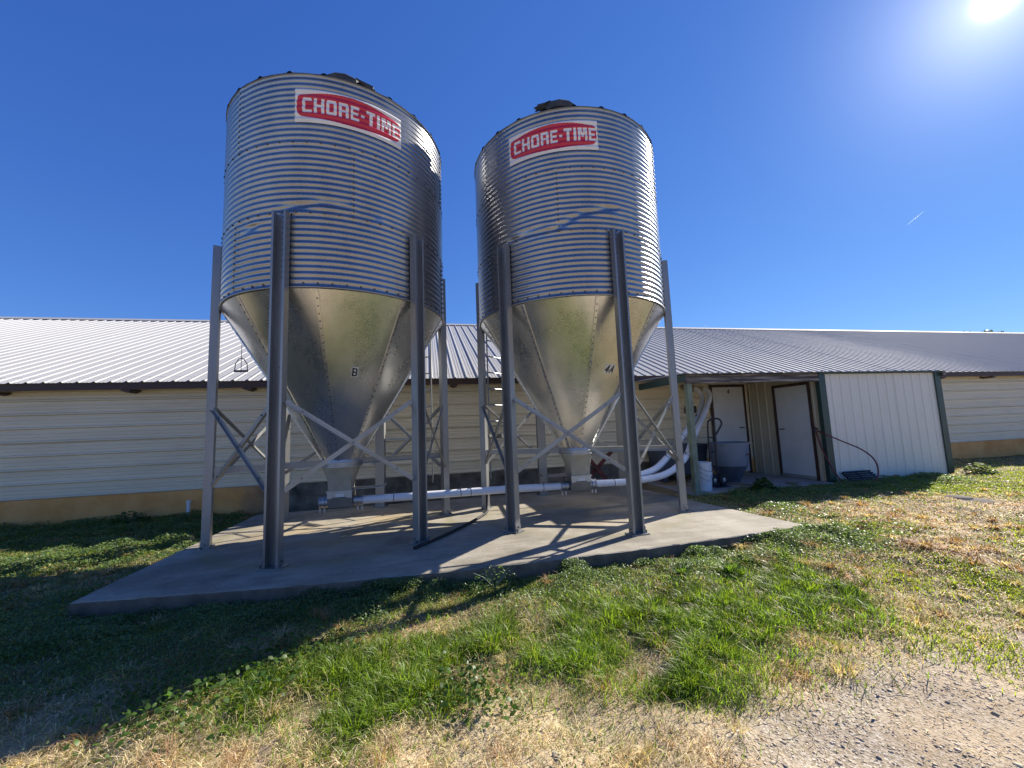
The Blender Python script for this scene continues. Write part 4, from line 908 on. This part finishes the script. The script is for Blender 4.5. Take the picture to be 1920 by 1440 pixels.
# regions: near strip is dense, farther strips thinner
REG = [(-3.4, 5.2, 1.15, 3.9, 1.0), (-8.5, -2.7, 3.0, 8.1, 0.5), (4.0, 9.5, 2.0, 6.3, 0.5), (9.0, 17.0, 2.5, 8.1, 0.22), (-2.8, 4.3, 3.5, 4.0, 1.0), (4.9, 9.5, 1.2, 2.2, 0.4)]
def pool(dens):
    xs, ys = [], []
    for (x0, x1, y0, y1, f_) in REG:
        x, y = sample(int(dens * f_ * (x1 - x0) * (y1 - y0)), x0, x1, y0, y1); xs.append(x); ys.append(y)
    return np.concatenate(xs), np.concatenate(ys)
def blades(x, y, h, w, lean, col, var=0.25, droop=0.6, ang=None):
    n = len(x); z = gz(x, y) - 0.004; a = RNG.uniform(0, 2 * pi, n) if ang is None else ang + RNG.normal(0, 0.5, n); dist = np.hypot(x, y); w = w * np.clip(dist / 2.6, 1, 2.6)
    dx, dy = np.cos(a), np.sin(a); px, py = -dy, dx
    tw = RNG.uniform(-0.9, 0.9, n); px, py = px * np.cos(tw) + dx * np.sin(tw), py * np.cos(tw) + dy * np.sin(tw)
    h = h * RNG.uniform(0.55, 1.3, n); ln = lean * RNG.uniform(0.3, 1.5, n)
    m_h, m_o = h * 0.58, h * 0.35 * ln; t_h = h * np.clip(1 - droop * 0.35 * ln, 0.12, 1); t_o = h * ln
    B = np.stack([x, y, z], 1)
    def pt(o, hh, side): return np.stack([B[:, 0] + dx * o + px * side, B[:, 1] + dy * o + py * side, B[:, 2] + hh], 1)
    V = np.stack([pt(0, 0, -w / 2), pt(0, 0, w / 2), pt(m_o, m_h, -w * 0.42), pt(m_o, m_h, w * 0.42), pt(t_o, t_h, 0 * w)], 1).reshape(-1, 3)
    i5 = np.arange(n)[:, None] * 5
    F = np.concatenate([i5 + [0, 1, 3], i5 + [0, 3, 2], i5 + [2, 3, 4]], 0)
    c = np.array(col) if np.ndim(col) == 1 else col
    c = c * (1 + RNG.uniform(-var, var, (n, 1))) * (1 + RNG.uniform(-0.08, 0.08, (n, 3)))
    return V, F, np.repeat(np.clip(c, 0, 1), 5, 0)
def leaves(x, y, hgt, size, col, var=0.25, tilt=0.55):
    n = len(x); z = gz(x, y) + hgt; size = size * RNG.uniform(0.6, 1.35, n) * np.clip(np.hypot(x, y) / 4.2, 1, 1.7)
    a = RNG.uniform(0, 2 * pi, n); nx_, ny_ = RNG.normal(0, tilt, n), RNG.normal(0, tilt, n); nn = np.stack([nx_, ny_, np.ones(n)], 1); nn /= np.linalg.norm(nn, axis=1)[:, None]
    u = np.stack([np.cos(a), np.sin(a), np.zeros(n)], 1); u -= nn * (u * nn).sum(1)[:, None]; u /= np.linalg.norm(u, axis=1)[:, None]; v = np.cross(nn, u)
    P = np.stack([x, y, z], 1); s_ = size[:, None]
    V = np.stack([P - u * s_, P - u * s_ * 0.15 + v * s_ * 0.62 + nn * s_ * 0.18, P + u * s_ * 0.75 + v * s_ * 0.38, P + u * s_ * 0.85 - v * s_ * 0.3, P - u * s_ * 0.15 - v * s_ * 0.62 + nn * s_ * 0.18], 1).reshape(-1, 3)
    i5 = np.arange(n)[:, None] * 5; F = np.concatenate([i5 + [0, 1, 4], i5 + [1, 2, 3], i5 + [1, 3, 4]], 0)
    c = np.array(col) * (1 + RNG.uniform(-var, var, (n, 1))) * (1 + RNG.uniform(-0.08, 0.08, (n, 3))); return V, F, np.repeat(np.clip(c, 0, 1), 5, 0)
def merge(parts):
    Vs, Fs, Ts, o_ = [], [], [], 0
    for V, F, T_ in parts: Vs.append(V); Fs.append(F + o_); Ts.append(T_); o_ += len(V)
    return np.concatenate(Vs), np.concatenate(Fs), np.concatenate(Ts)
def keep(x, y, p):
    k_ = RNG.random(len(x)) < p; return x[k_], y[k_]
def stuff(name, parts, mat, label, cat):
    V, F, T_ = merge(parts); o_ = place(name, np_mesh(name, V, F, mat, T_)); tag(o_, label, cat, kind='stuff'); return o_

ta = gm.attributes.new('turf', 'FLOAT', 'POINT'); ta.data.foreach_set('value', np.clip(0.9 * field(xx, yy, LUSH, 0.5) + 0.7 * field(xx, yy, CLOV, 0.5) + 0.4 * field(xx, yy, LIME, 0.7) - 0.5 * field(xx, yy, BROWN, 0.8), 0, 1).astype(np.float32))
tb = gm.attributes.new('thatch', 'FLOAT', 'POINT'); tb.data.foreach_set('value', np.clip(1.0 * field(xx, yy, STRAW, 0.35) + 0.6 * (1 - ss(1.9, 2.4, yy)) + 0.5 * field(xx, yy, BROWN, 0.6), 0, 0.9).astype(np.float32))
G = []
x, y = pool(7500); p = np.clip(field(x, y, LUSH, 0.6) * 1.25, 0, 1) * np.clip(vnoise(x, y, 0.16) * 2.2 - 0.45, 0.03, 1) * (1 - lane_w(x, y) * 0.5); x, y = keep(x, y, p)
G.append(blades(x, y, 0.03 + 0.085 * vnoise(x, y, 0.16), 0.0044, 1.0, np.array([[0.165, 0.26, 0.030]]) * (0.65 + 0.7 * vnoise(x, y, 0.3))[:, None], 0.35))
cx_, cy_ = pool(80); cx_, cy_ = keep(cx_, cy_, ss(0.3, 0.75, field(cx_, cy_, LUSH, 0.7)) * 0.95); nt = len(cx_)
tid = np.repeat(np.arange(nt), RNG.integers(60, 170, nt)); ta_ = RNG.uniform(0, 2 * pi, len(tid)); tr_ = np.sqrt(RNG.random(len(tid))) * RNG.uniform(0.04, 0.11, nt)[tid]
th_ = RNG.uniform(0.05, 0.12, nt)[tid] * (1.05 - 3.5 * tr_); tc_ = np.array([[0.175, 0.265, 0.030]]) * RNG.uniform(0.55, 1.2, (nt, 1))[tid]
G.append(blades(cx_[tid] + tr_ * np.cos(ta_), cy_[tid] + tr_ * np.sin(ta_), th_, 0.0045, 0.45 + 8 * tr_, tc_, 0.35, 0.7, ta_))
x, y = pool(5200); bank = ss(2.05, 2.5, y) * (1 - ss(2.8, 4.2, x)); p = np.clip(0.12 + 0.35 * ss(0.4, 0.7, vnoise(x, y, 0.5)) + 0.55 * bank * ss(0.3, 0.6, vnoise(x, y, 0.27)), 0, 1) * (1 - lane_w(x, y)) * (1 - 0.8 * field(x, y, BROWN, 0.7)); x, y = keep(x, y, p)
G.append(blades(x, y, 0.022 + 0.028 * vnoise(x, y, 0.2), 0.0036, 1.1, np.where((RNG.random(len(x)) < 0.3)[:, None], np.array([[0.25, 0.26, 0.075]]), np.array([[0.15, 0.225, 0.036]])), 0.4))
x, y = pool(6500); p = field(x, y, LIME, 0.7) * np.clip(vnoise(x, y, 0.2) * 1.6 - 0.1, 0.1, 1); x, y = keep(x, y, p)
G.append(blades(x, y, 0.034, 0.0038, 0.8, (0.26, 0.32, 0.04), 0.3))
stuff('green_grass', G, M['leaf'], 'tufts of bright green grass between the pad and the gravel lane', 'grass')
D = []
x, y = pool(3200); p = (0.3 + 0.7 * vnoise(x, y, 0.3)) * (1 - 0.93 * ss(0.45, 0.8, lane_w(x, y))) * (1 - 0.75 * field(x, y, CLOV, 0.6)); x, y = keep(x, y, p)
c = np.where((RNG.random(len(x)) < 0.45)[:, None], np.array([[0.66, 0.55, 0.35]]), np.array([[0.40, 0.28, 0.16]]))
D.append(blades(x, y, 0.028, 0.0032, 1.9, c, 0.4, 1.2))
x, y = pool(7500); p = field(x, y, STRAW, 0.6) * np.clip(vnoise(x, y, 0.12) * 1.5, 0.2, 1); x, y = keep(x, y, p)
D.append(blades(x, y, 0.058, 0.0027, 1.8, np.array([[0.74, 0.62, 0.40]]) * np.where(RNG.random(len(x)) < 0.35, 0.5, 1.0)[:, None], 0.35, 1.35))
x, y = pool(2600); p = field(x, y, BROWN, 0.7) * np.clip(vnoise(x, y, 0.15) * 1.5, 0.15, 1); x, y = keep(x, y, p)
D.append(blades(x, y, 0.036, 0.0036, 1.6, (0.42, 0.25, 0.13), 0.35, 1.1))
cx_, cy_ = pool(26); cx_, cy_ = keep(cx_, cy_, (1 - ss(0.5, 0.9, lane_w(cx_, cy_))) * (0.25 + 0.75 * np.maximum(field(cx_, cy_, STRAW, 0.4), field(cx_, cy_, BROWN, 0.6)))); nt = len(cx_)
tid = np.repeat(np.arange(nt), RNG.integers(30, 80, nt)); ta_ = RNG.uniform(0, 2 * pi, len(tid)); tr_ = np.sqrt(RNG.random(len(tid))) * RNG.uniform(0.02, 0.06, nt)[tid]
tc_ = np.where(RNG.random((nt, 1)) < 0.5, np.array([[0.58, 0.46, 0.26]]), np.array([[0.36, 0.225, 0.12]]))[tid]
D.append(blades(cx_[tid] + tr_ * np.cos(ta_), cy_[tid] + tr_ * np.sin(ta_), RNG.uniform(0.04, 0.09, nt)[tid], 0.0028, 1.0 + 10 * tr_, tc_, 0.3, 1.0, ta_))
x, y = pool(1500); p = field(x, y, LUSH, 0.4) * 0.5; x, y = keep(x, y, p); D.append(blades(x, y, 0.085, 0.003, 1.3, (0.50, 0.42, 0.22), 0.3, 1.0))
stuff('dry_grass', D, M['dry'], 'bleached straw and brown dead grass lying over the lawn', 'dry grass')
C_ = []
x, y = pool(8200); f_ = field(x, y, CLOV, 0.7); vn = vnoise(x, y, 0.22); p = np.clip(f_ * 1.2, 0, 1) * np.clip(vn * 2.3 - 0.32, 0.04, 1); x, y = keep(x, y, p)
hmax = 0.015 + 0.085 * np.clip(vnoise(x, y, 0.22) * 1.5 - 0.35, 0, 1); C_.append(leaves(x, y, RNG.random(len(x)) ** 0.6 * hmax, 0.0078, (0.14, 0.205, 0.085), 0.35, 0.65))
x, y = pool(4200); p = np.clip(ss(0.5, 0.8, vnoise(x, y, 0.35)) * 0.35 + 0.7 * ss(2.5, 3.0, y) * (1 - ss(2.5, 4.0, x)) * ss(0.35, 0.6, vnoise(x + 5, y, 0.24)), 0, 1) * (1 - lane_w(x, y)); x, y = keep(x, y, p); C_.append(leaves(x, y, RNG.random(len(x)) * 0.035, 0.008, (0.10, 0.16, 0.045), 0.35, 0.6))
ex = RNG.uniform(-2.6, 4.3, 26000); ey = np.interp(ex, [q_[0] for q_ in PAD[:8]], [q_[1] for q_ in PAD[:8]]) - np.abs(RNG.normal(0.02, 0.07, 26000)) - 0.005
eg = ss(0.42, 0.72, vnoise(ex, ey, 0.33)); kk_ = RNG.random(26000) < eg; ex, ey, eg = ex[kk_], ey[kk_], eg[kk_]
C_.append(leaves(ex, ey, RNG.random(len(ex)) ** 0.7 * (0.03 + 0.10 * eg), 0.0085, (0.12, 0.185, 0.075), 0.35, 0.7))
x, y = pool(2600); p = field(x, y, BROAD, 0.7); x, y = keep(x, y, p); C_.append(leaves(x, y, RNG.random(len(x)) ** 0.6 * 0.085, 0.016, (0.07, 0.13, 0.025), 0.3, 0.55))
stuff('ground_cover', C_, M['leaf'], 'low clover and henbit leaves creeping round the concrete pad', 'ground cover')

# loose stones
def stones(x, y, size):
    n = len(x); base = np.array([[1, 0, 0], [-1, 0, 0], [0, 1, 0], [0, -1, 0], [0, 0, 1], [0, 0, -1]], float)
    T8 = np.array([[0, 2, 4], [2, 1, 4], [1, 3, 4], [3, 0, 4], [2, 0, 5], [1, 2, 5], [3, 1, 5], [0, 3, 5]])
    a = RNG.uniform(0, 2 * pi, n); J = base[None] * (1 + RNG.uniform(-0.35, 0.35, (n, 6, 1))) + RNG.normal(0, 0.22, (n, 6, 3)); J[:, :, 2] *= 0.42
    ca, sa = np.cos(a)[:, None], np.sin(a)[:, None]; Q = np.stack([J[:, :, 0] * ca - J[:, :, 1] * sa, J[:, :, 0] * sa + J[:, :, 1] * ca, J[:, :, 2]], 2)
    V = Q * size[:, None, None] + np.stack([x, y, gz(x, y) + size * 0.02], 1)[:, None]
    F = (np.arange(n)[:, None, None] * 6 + T8[None]).reshape(-1, 3)
    c = np.array([0.54, 0.44, 0.315]) * RNG.uniform(0.5, 1.3, (n, 1)) * (1 + RNG.uniform(-0.06, 0.06, (n, 3))); return V.reshape(-1, 3), F, np.repeat(np.clip(c, 0, 1), 6, 0)
x = RNG.uniform(-2.4, 7.5, 150000); y = RNG.uniform(1.0, 2.9, 150000); p = ss(0.35, 0.8, lane_w(x, y)) * (0.35 + 0.65 * vnoise(x, y, 0.25)) + 0.02; p *= ((x > -0.3) + 0.15); x, y = keep(x, y, p)
sz = 0.0024 + 0.0075 * RNG.random(len(x)) ** 5 + 0.012 * (RNG.random(len(x)) < 0.004)
stuff('gravel', [stones(x, y, sz)], M['stone'], 'loose pale stones scattered over the gravel lane', 'gravel')

# single plants one can pick out
def weed(loc, n, spread, h, size, col, label, narrow=False):
    x0, y0 = loc; z0 = float(gz(x0, y0)); rt = empty('weed', (x0, y0, z0)); tag(rt, label, 'weed', 'weeds standing out of the grass')
    b = MB()
    for k_ in range(9):
        a_ = k_ * 2.4; b.tube([(x0, y0, z0 - 0.01), (x0 + spread * 0.4 * cos(a_), y0 + spread * 0.4 * sin(a_), z0 + h * 0.6), (x0 + spread * 0.8 * cos(a_), y0 + spread * 0.8 * sin(a_), z0 + h * 0.9)], [0.003, 0.0025, 0.0015], 5)
    b.build('stem', M['post_green'], rt)
    r_ = np.sqrt(RNG.random(n)) * spread; a_ = RNG.uniform(0, 2 * pi, n); x = x0 + r_ * np.cos(a_); y = y0 + r_ * np.sin(a_)
    if narrow: V, F, T_ = blades(x0 + (x - x0) * 0.3, y0 + (y - y0) * 0.3, h, 0.011, 0.9, col, 0.3)
    else: V, F, T_ = leaves(x, y, RNG.random(n) ** 0.7 * h * (1.1 - (r_ / spread) ** 2), size, col, 0.3, 0.7)
    place('foliage', np_mesh('foliage', V - np.array([x0, y0, z0]), F, M['leaf'], T_), rt)
weed((2.60, 3.22), 150, 0.11, 0.13, 0.016, (0.13, 0.22, 0.03), 'bright leafy rosette weed in the grass before the right bin', True)
weed((2.15, 3.28), 130, 0.12, 0.10, 0.02, (0.10, 0.17, 0.03), 'broad low weed left of the bright rosette before the right bin', True)
weed((10.82, 6.02), 260, 0.26, 0.2, 0.02, (0.17, 0.21, 0.13), 'pale grey-green bush of weeds at the right corner of the shed')
weed((5.7, 6.05), 260, 0.22, 0.2, 0.022, (0.05, 0.10, 0.03), 'dark leafy weed growing against the porch floor edge')
weed((0.55, 3.66), 420, 0.24, 0.17, 0.012, (0.085, 0.15, 0.055), 'clump of small-leaved weeds at the middle of the pad edge')
weed((-4.75, 7.75), 220, 0.26, 0.2, 0.018, (0.055, 0.11, 0.03), 'dark weed clump at the orange foundation beside the white pipe')
